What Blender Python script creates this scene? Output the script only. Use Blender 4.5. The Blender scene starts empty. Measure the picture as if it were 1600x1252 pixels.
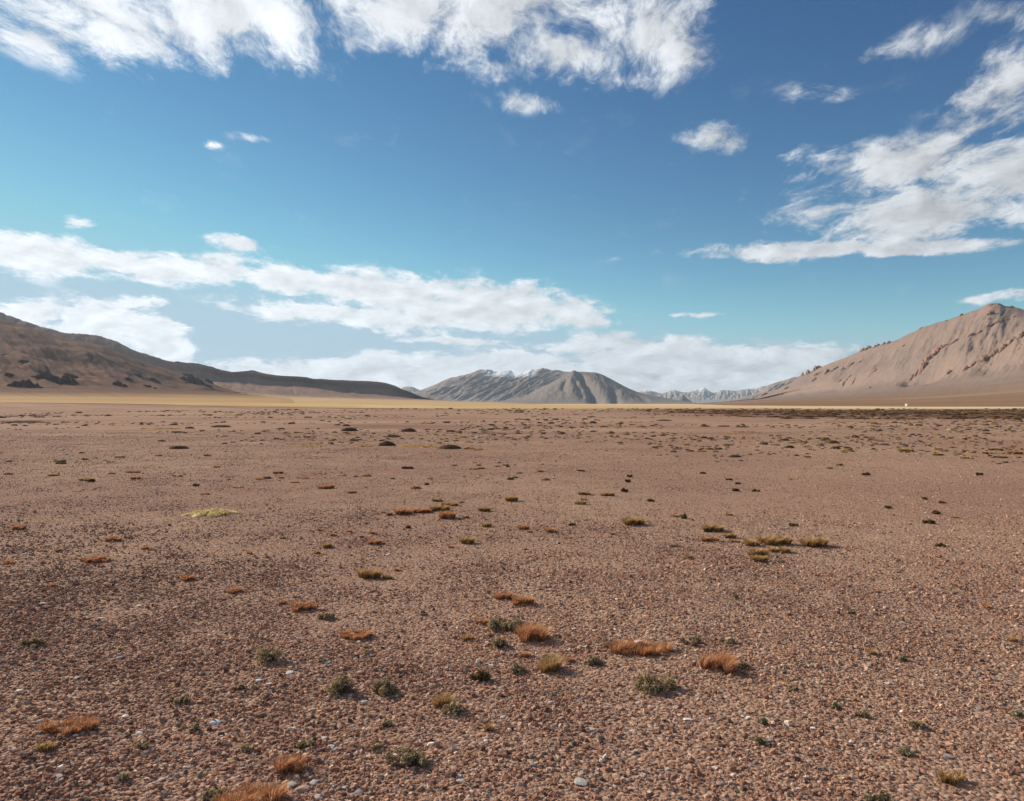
import bpy, bmesh, math, random
import numpy as np
from mathutils import Vector

# ------------------------------------------------------------------ camera, sky, sun, exposure
SC = bpy.context.scene
COL = SC.collection
F = 1100.0            # focal length in photo pixels (photo 1600 x 1252)
HZ = 631.0            # horizon row of the level plain
H = 1.6               # eye height
SUN_AZ, SUN_EL = math.radians(-56), math.radians(29)   # azimuth from +Y towards +X

cam_d = bpy.data.cameras.new('camera')
cam_d.sensor_width = 36.0
cam_d.lens = 36.0 * F / 1600.0
cam_d.shift_y = (HZ - 626.0) / 1600.0
cam_d.clip_start = 0.05
cam_d.clip_end = 120000
cam = bpy.data.objects.new('camera', cam_d)
cam.location = (0, 0, H)
cam.rotation_euler = (math.radians(90), 0, 0)
COL.objects.link(cam)
SC.camera = cam

SC.view_settings.view_transform = 'Standard'
SC.view_settings.look = 'None'
SC.view_settings.exposure = 0.3
SC.view_settings.gamma = 1.0
SC.view_settings.use_curve_mapping = False
SC.cycles.use_denoising = True
SC.cycles.max_bounces = 6
SC.cycles.diffuse_bounces = 3
SC.cycles.glossy_bounces = 1
SC.cycles.transmission_bounces = 3
SC.cycles.volume_bounces = 0
SC.cycles.use_adaptive_sampling = True
SC.cycles.adaptive_threshold = 0.015
SC.render.use_persistent_data = False

sun_d = bpy.data.lights.new('sun', 'SUN')
sun_d.energy = 5.0
sun_d.angle = math.radians(0.5)
sun_d.color = (1.0, 0.90, 0.75)
sun = bpy.data.objects.new('sun', sun_d)
sdir = Vector((math.sin(SUN_AZ) * math.cos(SUN_EL), math.cos(SUN_AZ) * math.cos(SUN_EL), math.sin(SUN_EL)))
sun.rotation_euler = sdir.to_track_quat('Z', 'Y').to_euler()
sun.location = (-50, 50, 60)
COL.objects.link(sun)


class NT:
    """small node-graph helper"""
    def __init__(self, tree):
        self.t = tree
        tree.nodes.clear()

    def n(self, typ, _out=0, **kw):
        nd = self.t.nodes.new(typ)
        ins = {}
        for k, v in kw.items():
            if k.startswith('i_'):
                ins[k[2:]] = v
            else:
                setattr(nd, k, v)
        for k, v in ins.items():
            key = int(k) if k.isdigit() else k.replace('_', ' ')
            self.set(nd.inputs[key], v)
        return nd

    def set(self, sock, v):
        if isinstance(v, bpy.types.NodeSocket):
            self.t.links.new(v, sock)
        elif isinstance(v, bpy.types.Node):
            self.t.links.new(v.outputs[0], sock)
        else:
            sock.default_value = v

    def math(self, op, a, b=0.0, c=0.0, clamp=False):
        nd = self.n('ShaderNodeMath', operation=op, use_clamp=clamp)
        self.set(nd.inputs[0], a); self.set(nd.inputs[1], b); self.set(nd.inputs[2], c)
        return nd.outputs[0]

    def vmath(self, op, a, b=(0, 0, 0), s=None):
        nd = self.n('ShaderNodeVectorMath', operation=op)
        self.set(nd.inputs[0], a)
        self.set(nd.inputs[1], b)
        if s is not None:
            self.set(nd.inputs['Scale'], s)
        return nd.outputs['Value'] if op in ('LENGTH', 'DOT_PRODUCT', 'DISTANCE') else nd.outputs[0]

    def rng(self, v, a, b, c=0.0, d=1.0, smooth=False):
        nd = self.n('ShaderNodeMapRange', interpolation_type='SMOOTHSTEP' if smooth else 'LINEAR', clamp=True)
        self.set(nd.inputs[0], v)
        for i, x in enumerate((a, b, c, d)):
            self.set(nd.inputs[i + 1], x)
        return nd.outputs[0]

    def mix(self, f, a, b, blend='MIX'):
        nd = self.n('ShaderNodeMix', data_type='RGBA', blend_type=blend)
        self.set(nd.inputs[0], f)
        for s, v in ((nd.inputs[6], a), (nd.inputs[7], b)):
            if isinstance(v, (tuple, list)) and len(v) == 3:
                v = (*v, 1.0)
            self.set(s, v)
        return nd.outputs[2]

    def noise(self, vec, scale, detail=6.0, rough=0.55, dist=0.0, lac=2.0, w=None):
        nd = self.n('ShaderNodeTexNoise', noise_dimensions='3D')
        self.set(nd.inputs['Vector'], vec)
        nd.inputs['Scale'].default_value = scale
        nd.inputs['Detail'].default_value = detail
        nd.inputs['Roughness'].default_value = rough
        nd.inputs['Distortion'].default_value = dist
        nd.inputs['Lacunarity'].default_value = lac
        return nd.outputs[0]


def build_world():
    w = bpy.data.worlds.new('World')
    SC.world = w
    w.use_nodes = True
    g = NT(w.node_tree)
    out = g.n('ShaderNodeOutputWorld')
    bg = g.n('ShaderNodeBackground')
    STR = 0.10
    bg.inputs[1].default_value = STR
    g.t.links.new(bg.outputs[0], out.inputs[0])
    sky = g.n('ShaderNodeTexSky', sky_type='NISHITA')
    sky.sun_disc = False
    sky.sun_elevation = SUN_EL
    sky.sun_rotation = SUN_AZ
    sky.altitude = 4500
    sky.air_density = 1.25
    sky.dust_density = 0.25
    sky.ozone_density = 2.2
    tc = g.n('ShaderNodeTexCoord')
    d = g.vmath('NORMALIZE', tc.outputs['Generated'])
    sep = g.n('ShaderNodeSeparateXYZ'); g.set(sep.inputs[0], d)
    X, Y, Z = sep.outputs
    # cloud deck coordinates (flat layer overhead, eased near the horizon)
    zz = g.math('ADD', g.math('MAXIMUM', Z, 0.0), 0.13)
    comb = g.n('ShaderNodeCombineXYZ')
    g.set(comb.inputs[0], g.math('DIVIDE', X, zz)); g.set(comb.inputs[1], g.math('DIVIDE', Y, zz))
    q = comb.outputs[0]
    # compass-sheet coordinates for the large cloud groups: u to the east, v upward, looking north
    yy = g.math('MAXIMUM', Y, 0.12)
    comb2 = g.n('ShaderNodeCombineXYZ')
    g.set(comb2.inputs[0], g.math('DIVIDE', X, yy)); g.set(comb2.inputs[1], g.math('DIVIDE', Z, yy))
    p0 = comb2.outputs[0]
    # warp so that groups have ragged outlines
    wn = g.n('ShaderNodeTexNoise', noise_dimensions='3D')
    g.set(wn.inputs['Vector'], q)
    wn.inputs['Scale'].default_value = 1.7
    wn.inputs['Detail'].default_value = 3.0
    wv = g.vmath('SUBTRACT', wn.outputs['Color'], (0.5, 0.5, 0.5))
    wv = g.vmath('MULTIPLY', wv, (0.07, 0.03, 0.0))
    p = g.vmath('ADD', p0, wv)

    def e(cx, cy, rx, ry, rot=0.0, s=1.0):
        return ((cx - 800) / F, (HZ - cy) / F, rx / F, ry / F, math.radians(rot), s)
    groups = [
        # high deck, top left and top middle
        e(120, 0, 300, 100, -8), e(360, 25, 190, 95, -12), e(430, 75, 80, 30, -20, .8), e(60, 60, 110, 40, -15, .8),
        e(640, 10, 150, 90, 0, 1.0), e(530, 0, 90, 50, 0, .8), e(830, 0, 260, 105, 0, 1.1), e(870, 70, 130, 70, -10, 1.0), e(1030, 35, 100, 95, 25, .95),
        e(828, 155, 62, 26, 0, .72), e(780, 105, 52, 26, 0, .68), e(975, 122, 105, 24, 5, .66), e(560, 70, 60, 50, 0, .55),
        # right side
        e(1415, 62, 135, 32, 16, .56), e(1575, 18, 75, 32, 0, .48), e(1292, 152, 75, 27, -8, .66), e(1580, 140, 115, 75, 25, 1.0),
        e(1160, 230, 125, 36, -14, .74), e(1420, 268, 235, 55, 4, 1.0), e(1580, 270, 170, 70, 0, .95), e(1470, 330, 250, 62, 2, .92),
        e(1350, 387, 330, 15, 2, 1.2), e(1275, 332, 100, 32, 0, .6), e(1570, 462, 75, 13, 6, .72),
        # band running down from the left
        e(40, 398, 150, 38, -6, 1.35), e(220, 417, 150, 24, -7, 1.25), e(350, 422, 75, 28, 0, 1.05), e(450, 437, 135, 26, -7, 1.1),
        e(600, 458, 165, 38, -9, 1.25), e(760, 474, 150, 42, -6, 1.25), e(880, 488, 95, 26, -6, .9), e(560, 496, 235, 26, -6, .85),
        e(700, 506, 200, 15, -2, .85), e(120, 347, 36, 10, -4, .72), e(365, 377, 62, 14, -6, .78), e(370, 402, 60, 10, -6, .7),
        e(225, 399, 80, 13, -5, .8), e(385, 216, 45, 12, -3, .62), e(332, 227, 30, 9, -3, .58),
        # cumulus over the left ridge
        e(40, 492, 85, 30, 0, 1.05), e(160, 505, 95, 40, -5, 1.2), e(200, 474, 62, 16, -5, .95), e(240, 528, 60, 34, -8, 1.35), e(268, 552, 38, 32, -20, 1.3),
        # bank along the horizon
        e(480, 588, 260, 26, 0, 1.2), e(760, 582, 260, 36, 0, 1.2), e(1130, 592, 330, 56, 0, 1.35), e(1020, 542, 150, 20, -3, .95),
        e(900, 546, 130, 13, 0, .8), e(730, 534, 150, 9, -3, .7), e(1060, 491, 110, 5, 0, .55), e(200, 600, 400, 30, 0, .9), e(1500, 600, 300, 36, 0, .9),
    ]
    acc = None
    for (cx, cy, rx, ry, rot, s) in groups:
        mp = g.n('ShaderNodeMapping', vector_type='TEXTURE')
        g.set(mp.inputs[0], p)
        mp.inputs[1].default_value = (cx, cy, 0)
        mp.inputs[2].default_value = (0, 0, rot)
        mp.inputs[3].default_value = (rx, ry, 1)
        L = g.vmath('LENGTH', mp.outputs[0])
        m = g.rng(L, 1.45, 0.05, 0.0, s)
        acc = m if acc is None else g.math('SMOOTH_MAX', acc, m, 0.12)
    north = g.rng(Y, 0.15, 0.3)
    acc = g.math('MULTIPLY', acc, north)
    # the deck carries on with the same kind of scattered groups away from the view
    away = g.rng(g.math('ABSOLUTE', g.vmath('DOT_PRODUCT', p0, (1, 0, 0))), 0.8, 1.0)
    away = g.math('MAXIMUM', away, g.rng(g.math('DIVIDE', Z, yy), 0.62, 0.8))
    away = g.math('MAXIMUM', away, g.math('SUBTRACT', 1.0, north))
    wide = g.rng(g.noise(q, 0.55, 2.0, 0.5), 0.47, 0.68, 0.0, 1.0)
    acc = g.math('MAXIMUM', acc, g.math('MULTIPLY', wide, away))

    # fibrous and lumpy detail
    mpq = g.n('ShaderNodeMapping', vector_type='POINT')
    g.set(mpq.inputs[0], q); mpq.inputs[2].default_value = (0, 0, math.radians(-28)); mpq.inputs[3].default_value = (1.0, 0.62, 1)
    qs = mpq.outputs[0]
    wq = g.n('ShaderNodeTexNoise', noise_dimensions='3D'); g.set(wq.inputs['Vector'], qs)
    wq.inputs['Scale'].default_value = 3.1; wq.inputs['Detail'].default_value = 4.0
    qs = g.vmath('ADD', qs, g.vmath('SCALE', g.vmath('SUBTRACT', wq.outputs['Color'], (0.5, 0.5, 0.5)), s=0.22))
    pl = g.vmath('MULTIPLY', p, (1.0, 2.1, 1.0))
    f1 = g.noise(qs, 4.6, 14.0, 0.69, 0.15)
    f2 = g.noise(pl, 13.0, 12.0, 0.68, 0.25)
    low = g.rng(Z, 0.05, 0.30)               # lumpier towards the horizon, more fibrous overhead
    fb = g.math('ADD', g.math('MULTIPLY', f1, g.math('MULTIPLY_ADD', low, 0.55, 0.35)),
                g.math('MULTIPLY', f2, g.math('MULTIPLY_ADD', low, -0.55, 0.65)))
    dens = g.math('ADD', g.math('MULTIPLY', acc, g.math('MULTIPLY_ADD', low, -0.14, 1.44)), g.math('MULTIPLY', g.math('SUBTRACT', fb, 0.5), 4.6))
    D = g.rng(dens, 0.32, g.math('MULTIPLY_ADD', low, 0.30, 0.85), 0.0, 1.0, smooth=True)
    D = g.math('MULTIPLY', D, g.rng(acc, 0.06, 0.40))
    # self shading: look a little towards the sun through the same field
    shift = g.vmath('ADD', qs, (-0.05, 0.06, 0.0))
    f3 = g.noise(shift, 4.6, 7.0, 0.6, 0.15)
    f4 = g.noise(g.vmath('ADD', pl, (-0.012, 0.024, 0.0)), 13.0, 6.0, 0.6, 0.25)
    sh = g.math('ADD', g.math('MULTIPLY', g.math('SUBTRACT', f1, f3), low),
                g.math('MULTIPLY', g.math('SUBTRACT', f2, f4), g.math('SUBTRACT', 1.0, low)))
    thick = g.rng(dens, 0.6, 1.5)
    glow = g.vmath('DOT_PRODUCT', d, tuple(sdir))
    lum = g.math('MULTIPLY_ADD', sh, 1.1, 0.57)
    lum = g.math('MULTIPLY_ADD', g.rng(glow, 0.40, 0.95), 0.25, lum)
    lum = g.math('MULTIPLY_ADD', g.rng(Z, 0.26, 0.06), 0.17, lum)
    lum = g.math('MULTIPLY_ADD', thick, -0.05, lum)
    lum = g.math('MAXIMUM', lum, 0.25)
    cc = g.n('ShaderNodeVectorMath', operation='SCALE')
    cc.inputs[0].default_value = (0.95 / STR, 0.985 / STR, 1.03 / STR)
    g.set(cc.inputs['Scale'], lum)
    # thin high-altitude air: deeper, more contrasty blue than the default atmosphere
    sc_ = g.n('ShaderNodeSeparateColor'); g.set(sc_.inputs[0], sky.outputs[0])
    cb = g.n('ShaderNodeCombineColor')
    EX = STR * 2 ** SC.view_settings.exposure
    for k, (a_, m_) in enumerate(((2.15, 1.93), (1.66, 1.60), (0.92, 1.14))):
        L_ = g.math('POWER', g.math('MULTIPLY', sc_.outputs[k], EX), m_)
        L_ = g.math('SMOOTH_MIN', g.math('MULTIPLY', L_, a_), (0.40, 0.60, 0.74)[k], 0.2)
        g.set(cb.inputs[k], g.math('MULTIPLY', L_, 1.0 / EX))
    fin = g.mix(g.math('MULTIPLY', D, 0.96), cb.outputs[0], cc.outputs[0])
    g.set(bg.inputs[0], fin)


build_world()

# ------------------------------------------------------------------ numpy noise
_rng = np.random.default_rng(7)
_perm = np.concatenate([_rng.permutation(256)] * 3)
_ang = _rng.random(256) * 2 * np.pi
_gx, _gy = np.cos(_ang), np.sin(_ang)


def perlin(x, y, seed=0):
    x = np.asarray(x, float) + seed * 17.31
    y = np.asarray(y, float) + seed * 5.77
    xi = np.floor(x).astype(int); yi = np.floor(y).astype(int)
    xf = x - xi; yf = y - yi
    u = xf * xf * xf * (xf * (xf * 6 - 15) + 10); v = yf * yf * yf * (yf * (yf * 6 - 15) + 10)
    def gr(ix, iy, dx, dy):
        h = _perm[(_perm[ix & 255] + iy) & 255]
        return _gx[h] * dx + _gy[h] * dy
    a = gr(xi, yi, xf, yf); b = gr(xi + 1, yi, xf - 1, yf)
    c = gr(xi, yi + 1, xf, yf - 1); d = gr(xi + 1, yi + 1, xf - 1, yf - 1)
    return (a + u * (b - a)) * (1 - v) + (c + u * (d - c)) * v * 1.0


def fbm(x, y, oct=5, seed=0, gain=0.5):
    s = 0; a = 1.0; f = 1.0
    for k in range(oct):
        s = s + a * perlin(x * f, y * f, seed + k * 3)
        a *= gain; f *= 2.03
    return s


def ridged(x, y, oct=5, seed=0, gain=0.5):
    s = 0; a = 1.0; f = 1.0; tot = 0
    for k in range(oct):
        s = s + a * (1 - np.abs(perlin(x * f, y * f, seed + k * 3)) * 2.0)
        tot += a
        a *= gain; f *= 2.07
    return s / tot


def sstep(a, b, x):
    t = np.clip((np.asarray(x, float) - a) / (b - a), 0, 1)
    return t * t * (3 - 2 * t)


def ground_z(x, y):
    x = np.asarray(x, float); y = np.asarray(y, float)
    z = 0.030 * perlin(x * 0.35, y * 0.35, 3) * sstep(80, 8, np.hypot(x, y)) + 0.012 * perlin(x * 1.3, y * 1.3, 5) * sstep(40, 5, np.hypot(x, y))
    z = z + 0.25 * perlin(x * 0.02, y * 0.025, 9) * sstep(25, 120, np.hypot(x, y))
    z = z + 2.1 * sstep(-15, -175, x) * sstep(60, 240, y)
    return z


def px(cx, py):
    """ground point under a photo pixel"""
    d = H * F / (py - HZ)
    for _ in range(3):
        z = float(ground_z((cx - 800) / F * d, d))
        d = (H - z) * F / (py - HZ)
    return (cx - 800) / F * d, d


# ------------------------------------------------------------------ materials
def mat(name, rough=0.95):
    m = bpy.data.materials.new(name)
    m.use_nodes = True
    g = NT(m.node_tree)
    out = g.n('ShaderNodeOutputMaterial')
    b = g.n('ShaderNodeBsdfPrincipled')
    b.inputs['Roughness'].default_value = rough
    b.inputs['Specular IOR Level'].default_value = 0.02
    g.t.links.new(b.outputs[0], out.inputs[0])
    return m, g, b, out


def bump(g, b, h, strength=0.5, dist=0.1):
    bp = g.n('ShaderNodeBump')
    bp.inputs['Strength'].default_value = strength
    bp.inputs['Distance'].default_value = dist
    g.set(bp.inputs['Height'], h)
    g.t.links.new(bp.outputs[0], b.inputs['Normal'])


GRAVEL = (0.345, 0.192, 0.126)
GRAVEL2 = (0.46, 0.292, 0.188)
STEPPE = (0.60, 0.435, 0.225)


def ground_material():
    m, g, b, out = mat('gravel_plain_ground')
    geo = g.n('ShaderNodeNewGeometry')
    P = geo.outputs['Position']
    sep = g.n('ShaderNodeSeparateXYZ'); g.set(sep.inputs[0], P)
    x, y, z = sep.outputs
    n1 = g.noise(P, 0.13, 5, 0.6)
    n2 = g.noise(P, 2.2, 5, 0.6)
    n3 = g.noise(P, 38.0, 4, 0.7)
    vor = g.n('ShaderNodeTexVoronoi'); g.set(vor.inputs['Vector'], P); vor.inputs['Scale'].default_value = 46.0
    cell = g.n('ShaderNodeSeparateColor'); g.set(cell.inputs[0], vor.outputs['Color'])
    c = g.mix(g.rng(n1, 0.40, 0.60), GRAVEL, GRAVEL2)
    c = g.mix(g.rng(n2, 0.35, 0.7, 0.0, 0.55), c, (0.28, 0.16, 0.122))
    # stone chips: per-cell tints
    c = g.mix(g.rng(cell.outputs[0], 0.55, 1.0, 0.0, 0.75), c, (0.50, 0.36, 0.275))
    c = g.mix(g.rng(cell.outputs[1], 0.62, 1.0, 0.0, 0.8), c, (0.11, 0.064, 0.052))
    # streaks of dry mud and pale silt, drawn out along the valley floor
    mp = g.n('ShaderNodeMapping'); g.set(mp.inputs[0], P); mp.inputs[3].default_value = (0.03, 0.11, 1.0)
    st = g.noise(mp.outputs[0], 1.0, 5, 0.6, 0.3)
    far = g.rng(y, 9, 40)
    c = g.mix(g.math('MULTIPLY', g.rng(st, 0.5, 0.68), g.math('MULTIPLY', far, 0.75)), c, (0.47, 0.315, 0.215))
    c = g.mix(g.math('MULTIPLY', g.rng(st, 0.46, 0.3), g.math('MULTIPLY', far, 0.7)), c, (0.215, 0.122, 0.10))
    # ochre dry-grass streaks
    mp2 = g.n('ShaderNodeMapping'); g.set(mp2.inputs[0], P); mp2.inputs[3].default_value = (0.07, 0.35, 1.0); mp2.inputs[1].default_value = (4, 9, 0)
    s2 = g.noise(mp2.outputs[0], 1.0, 6, 0.65, 0.2)
    c = g.mix(g.math('MULTIPLY', g.rng(s2, 0.60, 0.70), g.math('MULTIPLY', g.rng(y, 30, 60), 0.7)), c, (0.40, 0.245, 0.10))
    # dark damp turf strip on the right of the valley floor
    wob = g.math('MULTIPLY', g.math('SUBTRACT', st, 0.5), 60.0)
    yw = g.math('ADD', y, wob)
    dk = g.math('MULTIPLY', g.rng(yw, 72, 86), g.rng(yw, 190, 165))
    dk = g.math('MULTIPLY', dk, g.rng(g.math('ADD', x, wob), 14, 50))
    s3 = g.n('ShaderNodeMapping'); g.set(s3.inputs[0], P); s3.inputs[3].default_value = (0.03, 0.22, 1.0)
    dkn = g.noise(s3.outputs[0], 1.0, 6, 0.62, 0.2)
    c = g.mix(g.math('MULTIPLY', dk, g.rng(dkn, 0.36, 0.52, 0.15, 1.0)), c, (0.075, 0.042, 0.026))
    # edge of the dry steppe grass, far side of the gravel
    mp4 = g.n('ShaderNodeMapping'); g.set(mp4.inputs[0], P); mp4.inputs[3].default_value = (0.008, 0.02, 1.0)
    s4 = g.noise(mp4.outputs[0], 1.0, 5, 0.6, 0.3)
    ye = g.math('ADD', y, g.math('MULTIPLY', g.math('SUBTRACT', s4, 0.5), 70.0))
    gr = g.rng(ye, 212, 232)
    mp5 = g.n('ShaderNodeMapping'); g.set(mp5.inputs[0], P); mp5.inputs[3].default_value = (0.0016, 0.007, 1.0)
    s5 = g.noise(mp5.outputs[0], 1.0, 5, 0.6, 0.2)
    grass = g.mix(g.rng(s5, 0.4, 0.62), STEPPE, (0.50, 0.32, 0.145))
    right = g.rng(x, 40, 160)
    grass = g.mix(g.math('MULTIPLY', right, g.rng(s5, 0.62, 0.45, 0.25, 0.95)), grass, (0.68, 0.51, 0.33))
    c = g.mix(gr, c, grass)
    edge = g.math('MULTIPLY', g.rng(ye, 196, 212), g.rng(ye, 226, 214))
    c = g.mix(g.math('MULTIPLY', edge, 0.6), c, (0.13, 0.062, 0.035))
    g.set(b.inputs['Base Color'], c)
    hh = g.math('ADD', g.math('MULTIPLY', vor.outputs['Distance'], -0.9), g.math('MULTIPLY', n3, 0.8))
    bump(g, b, hh, 0.9, 0.016)
    return m


def attr_material(name, rough=0.9, trans=0.0, grain=None):
    m, g, b, out = mat(name, rough)
    a = g.n('ShaderNodeAttribute', attribute_name='Col')
    col = a.outputs['Color']
    if grain:
        geo = g.n('ShaderNodeNewGeometry')
        nz = g.noise(geo.outputs['Position'], grain, 4, 0.65)
        col = g.mix(1.0, col, g.mix(g.rng(nz, 0.3, 0.7), (0.72, 0.72, 0.72), (1.2, 1.2, 1.2)), 'MULTIPLY')
        bump(g, b, nz, 0.5, 0.004)
    g.set(b.inputs['Base Color'], col)
    if trans:
        t = g.n('ShaderNodeBsdfTranslucent')
        g.set(t.inputs[0], col)
        mx = g.n('ShaderNodeMixShader')
        mx.inputs[0].default_value = trans
        g.t.links.new(b.outputs[0], mx.inputs[1]); g.t.links.new(t.outputs[0], mx.inputs[2])
        g.t.links.new(mx.outputs[0], out.inputs[0])
    return m


def hill_material(name, cols, scale, low=None, low_z=(5, 60), snow=None, streak=0.5, bumpd=6.0, aniso=(1, 1, 1)):
    """cols: main, second, dark scree; low: grass colour on the fan below low_z; snow: height range + noise scale"""
    m, g, b, out = mat(name, 1.0)
    geo = g.n('ShaderNodeNewGeometry')
    P = geo.outputs['Position']
    sep = g.n('ShaderNodeSeparateXYZ'); g.set(sep.inputs[0], P)
    z = sep.outputs[2]
    mp = g.n('ShaderNodeMapping'); g.set(mp.inputs[0], P); mp.inputs[3].default_value = aniso
    n1 = g.noise(mp.outputs[0], scale, 6, 0.6, 0.3)
    fl = g.n('ShaderNodeAttribute', attribute_name='flow')
    n2 = g.noise(fl.outputs['Vector'], 1.6, 9, 0.66, 0.3)
    n3 = g.noise(P, scale * 40, 5, 0.65)
    c = g.mix(g.rng(n1, 0.36, 0.64), cols[0], cols[1])
    c = g.mix(g.rng(n2, 0.5, 0.68, 0.0, streak), c, cols[2])
    n4 = g.noise(P, scale * 12, 6, 0.7, 0.3)
    c = g.mix(g.rng(n4, 0.48, 0.66, 0.0, 0.45), c, cols[2])
    c = g.mix(g.rng(n3, 0.42, 0.62, 0.0, 0.45), c, cols[2])
    c = g.mix(g.rng(n3, 0.55, 0.38, 0.0, 0.25), c, cols[1])
    if low is not None:
        at = g.n('ShaderNodeAttribute', attribute_name='fan')
        t = g.math('ADD', at.outputs['Fac'], g.math('MULTIPLY', g.math('SUBTRACT', n2, 0.5), 0.45))
        mp2 = g.n('ShaderNodeMapping'); g.set(mp2.inputs[0], P); mp2.inputs[3].default_value = (0.0011, 0.006, 0.03)
        s = g.noise(mp2.outputs[0], 1.0, 6, 0.6, 0.3)
        lc = g.mix(g.rng(s, 0.38, 0.62), low[0], low[1])
        if len(low) > 2:
            lc = g.mix(g.rng(s, 0.52, 0.66), lc, low[2])
        c = g.mix(g.rng(t, 0.35, 0.75), c, lc)
    if snow:
        sn = g.math('ADD', z, g.math('MULTIPLY', g.math('SUBTRACT', n2, 0.5), snow[2]))
        sa = g.n('ShaderNodeAttribute', attribute_name='snow')
        k = g.math('MULTIPLY', g.rng(sn, snow[0], snow[1]), sa.outputs['Fac'])
        c = g.mix(k, c, (0.82, 0.84, 0.86))
    g.set(b.inputs['Base Color'], c)
    fa = g.n('ShaderNodeAttribute', attribute_name='fan')
    calm = g.rng(fa.outputs['Fac'], 0.05, 0.4, 1.0, 0.04)
    bump(g, b, g.math('MULTIPLY', g.math('ADD', n2, g.math('MULTIPLY', n3, 0.3)), calm), 0.5, bumpd)
    return m


# ------------------------------------------------------------------ mesh helpers
def mesh_obj(name, verts, faces, material, parent=None, smooth=False, attrs=None, link=True):
    me = bpy.data.meshes.new(name)
    me.from_pydata([tuple(map(float, v)) for v in verts], [], [tuple(map(int, f)) for f in faces])
    if attrs:
        for an, (kind, data) in attrs.items():
            a = me.attributes.new(an, kind, 'POINT')
            a.data.foreach_set('color' if kind == 'FLOAT_COLOR' else 'value', np.asarray(data, np.float32).ravel())
    me.materials.append(material)
    if smooth:
        me.polygons.foreach_set('use_smooth', np.ones(len(me.polygons), bool))
    o = bpy.data.objects.new(name, me)
    if link:
        COL.objects.link(o)
    if parent:
        o.parent = parent
    return o


def fast_mesh(name, co, loop_v, loop_start, loop_total, material, cols=None, smooth=False):
    me = bpy.data.meshes.new(name)
    me.vertices.add(len(co)); me.vertices.foreach_set('co', np.asarray(co, np.float32).ravel())
    me.loops.add(len(loop_v)); me.loops.foreach_set('vertex_index', np.asarray(loop_v, np.int32))
    me.polygons.add(len(loop_start))
    me.polygons.foreach_set('loop_start', np.asarray(loop_start, np.int32))
    me.polygons.foreach_set('loop_total', np.asarray(loop_total, np.int32))
    if cols is not None:
        a = me.attributes.new('Col', 'FLOAT_COLOR', 'POINT')
        c4 = np.ones((len(co), 4), np.float32); c4[:, :3] = cols
        a.data.foreach_set('color', c4.ravel())
    me.update(calc_edges=True)
    me.validate()
    me.polygons.foreach_set('use_smooth', np.full(len(me.polygons), smooth))
    me.materials.append(material)
    return me


def structure(o, label=None):
    o['kind'] = 'structure'
    if label:
        o['label'] = label
    return o


def tag(o, label, cat, group=None):
    o['label'] = label; o['category'] = cat
    if group:
        o['group'] = group
    return o


def empty(name, loc, rz=0.0):
    o = bpy.data.objects.new(name, None)
    o.location = loc; o.rotation_euler = (0, 0, rz)
    o.empty_display_size = 0.1
    COL.objects.link(o)
    return o


# ------------------------------------------------------------------ the plain
def build_ground():
    def axis(maxv, s0=0.4, n0=40, gr=1.085):
        v = [0.0]; s = s0
        while v[-1] < maxv:
            if len(v) > n0:
                s *= gr
            v.append(v[-1] + s)
        return v
    ax = axis(27000)
    xs = np.array([-a for a in ax[:0:-1]] + ax)
    ys = np.array([-a for a in axis(400, 0.8, 8, 1.25)[:0:-1]] + ax)
    Xg, Yg = np.meshgrid(xs, ys)
    Zg = ground_z(Xg, Yg)
    ny, nx = Xg.shape
    co = np.stack([Xg, Yg, Zg], -1).reshape(-1, 3)
    i = np.arange(ny - 1)[:, None] * nx + np.arange(nx - 1)[None, :]
    quads = np.stack([i, i + 1, i + nx + 1, i + nx], -1).reshape(-1, 4)
    n = len(quads)
    me = fast_mesh('ground', co, quads.ravel(), np.arange(n) * 4, np.full(n, 4), ground_material(), smooth=True)
    o = bpy.data.objects.new('ground', me)
    COL.objects.link(o)
    structure(o, 'flat reddish brown gravel plain running out to dry yellow steppe')


build_ground()


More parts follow.
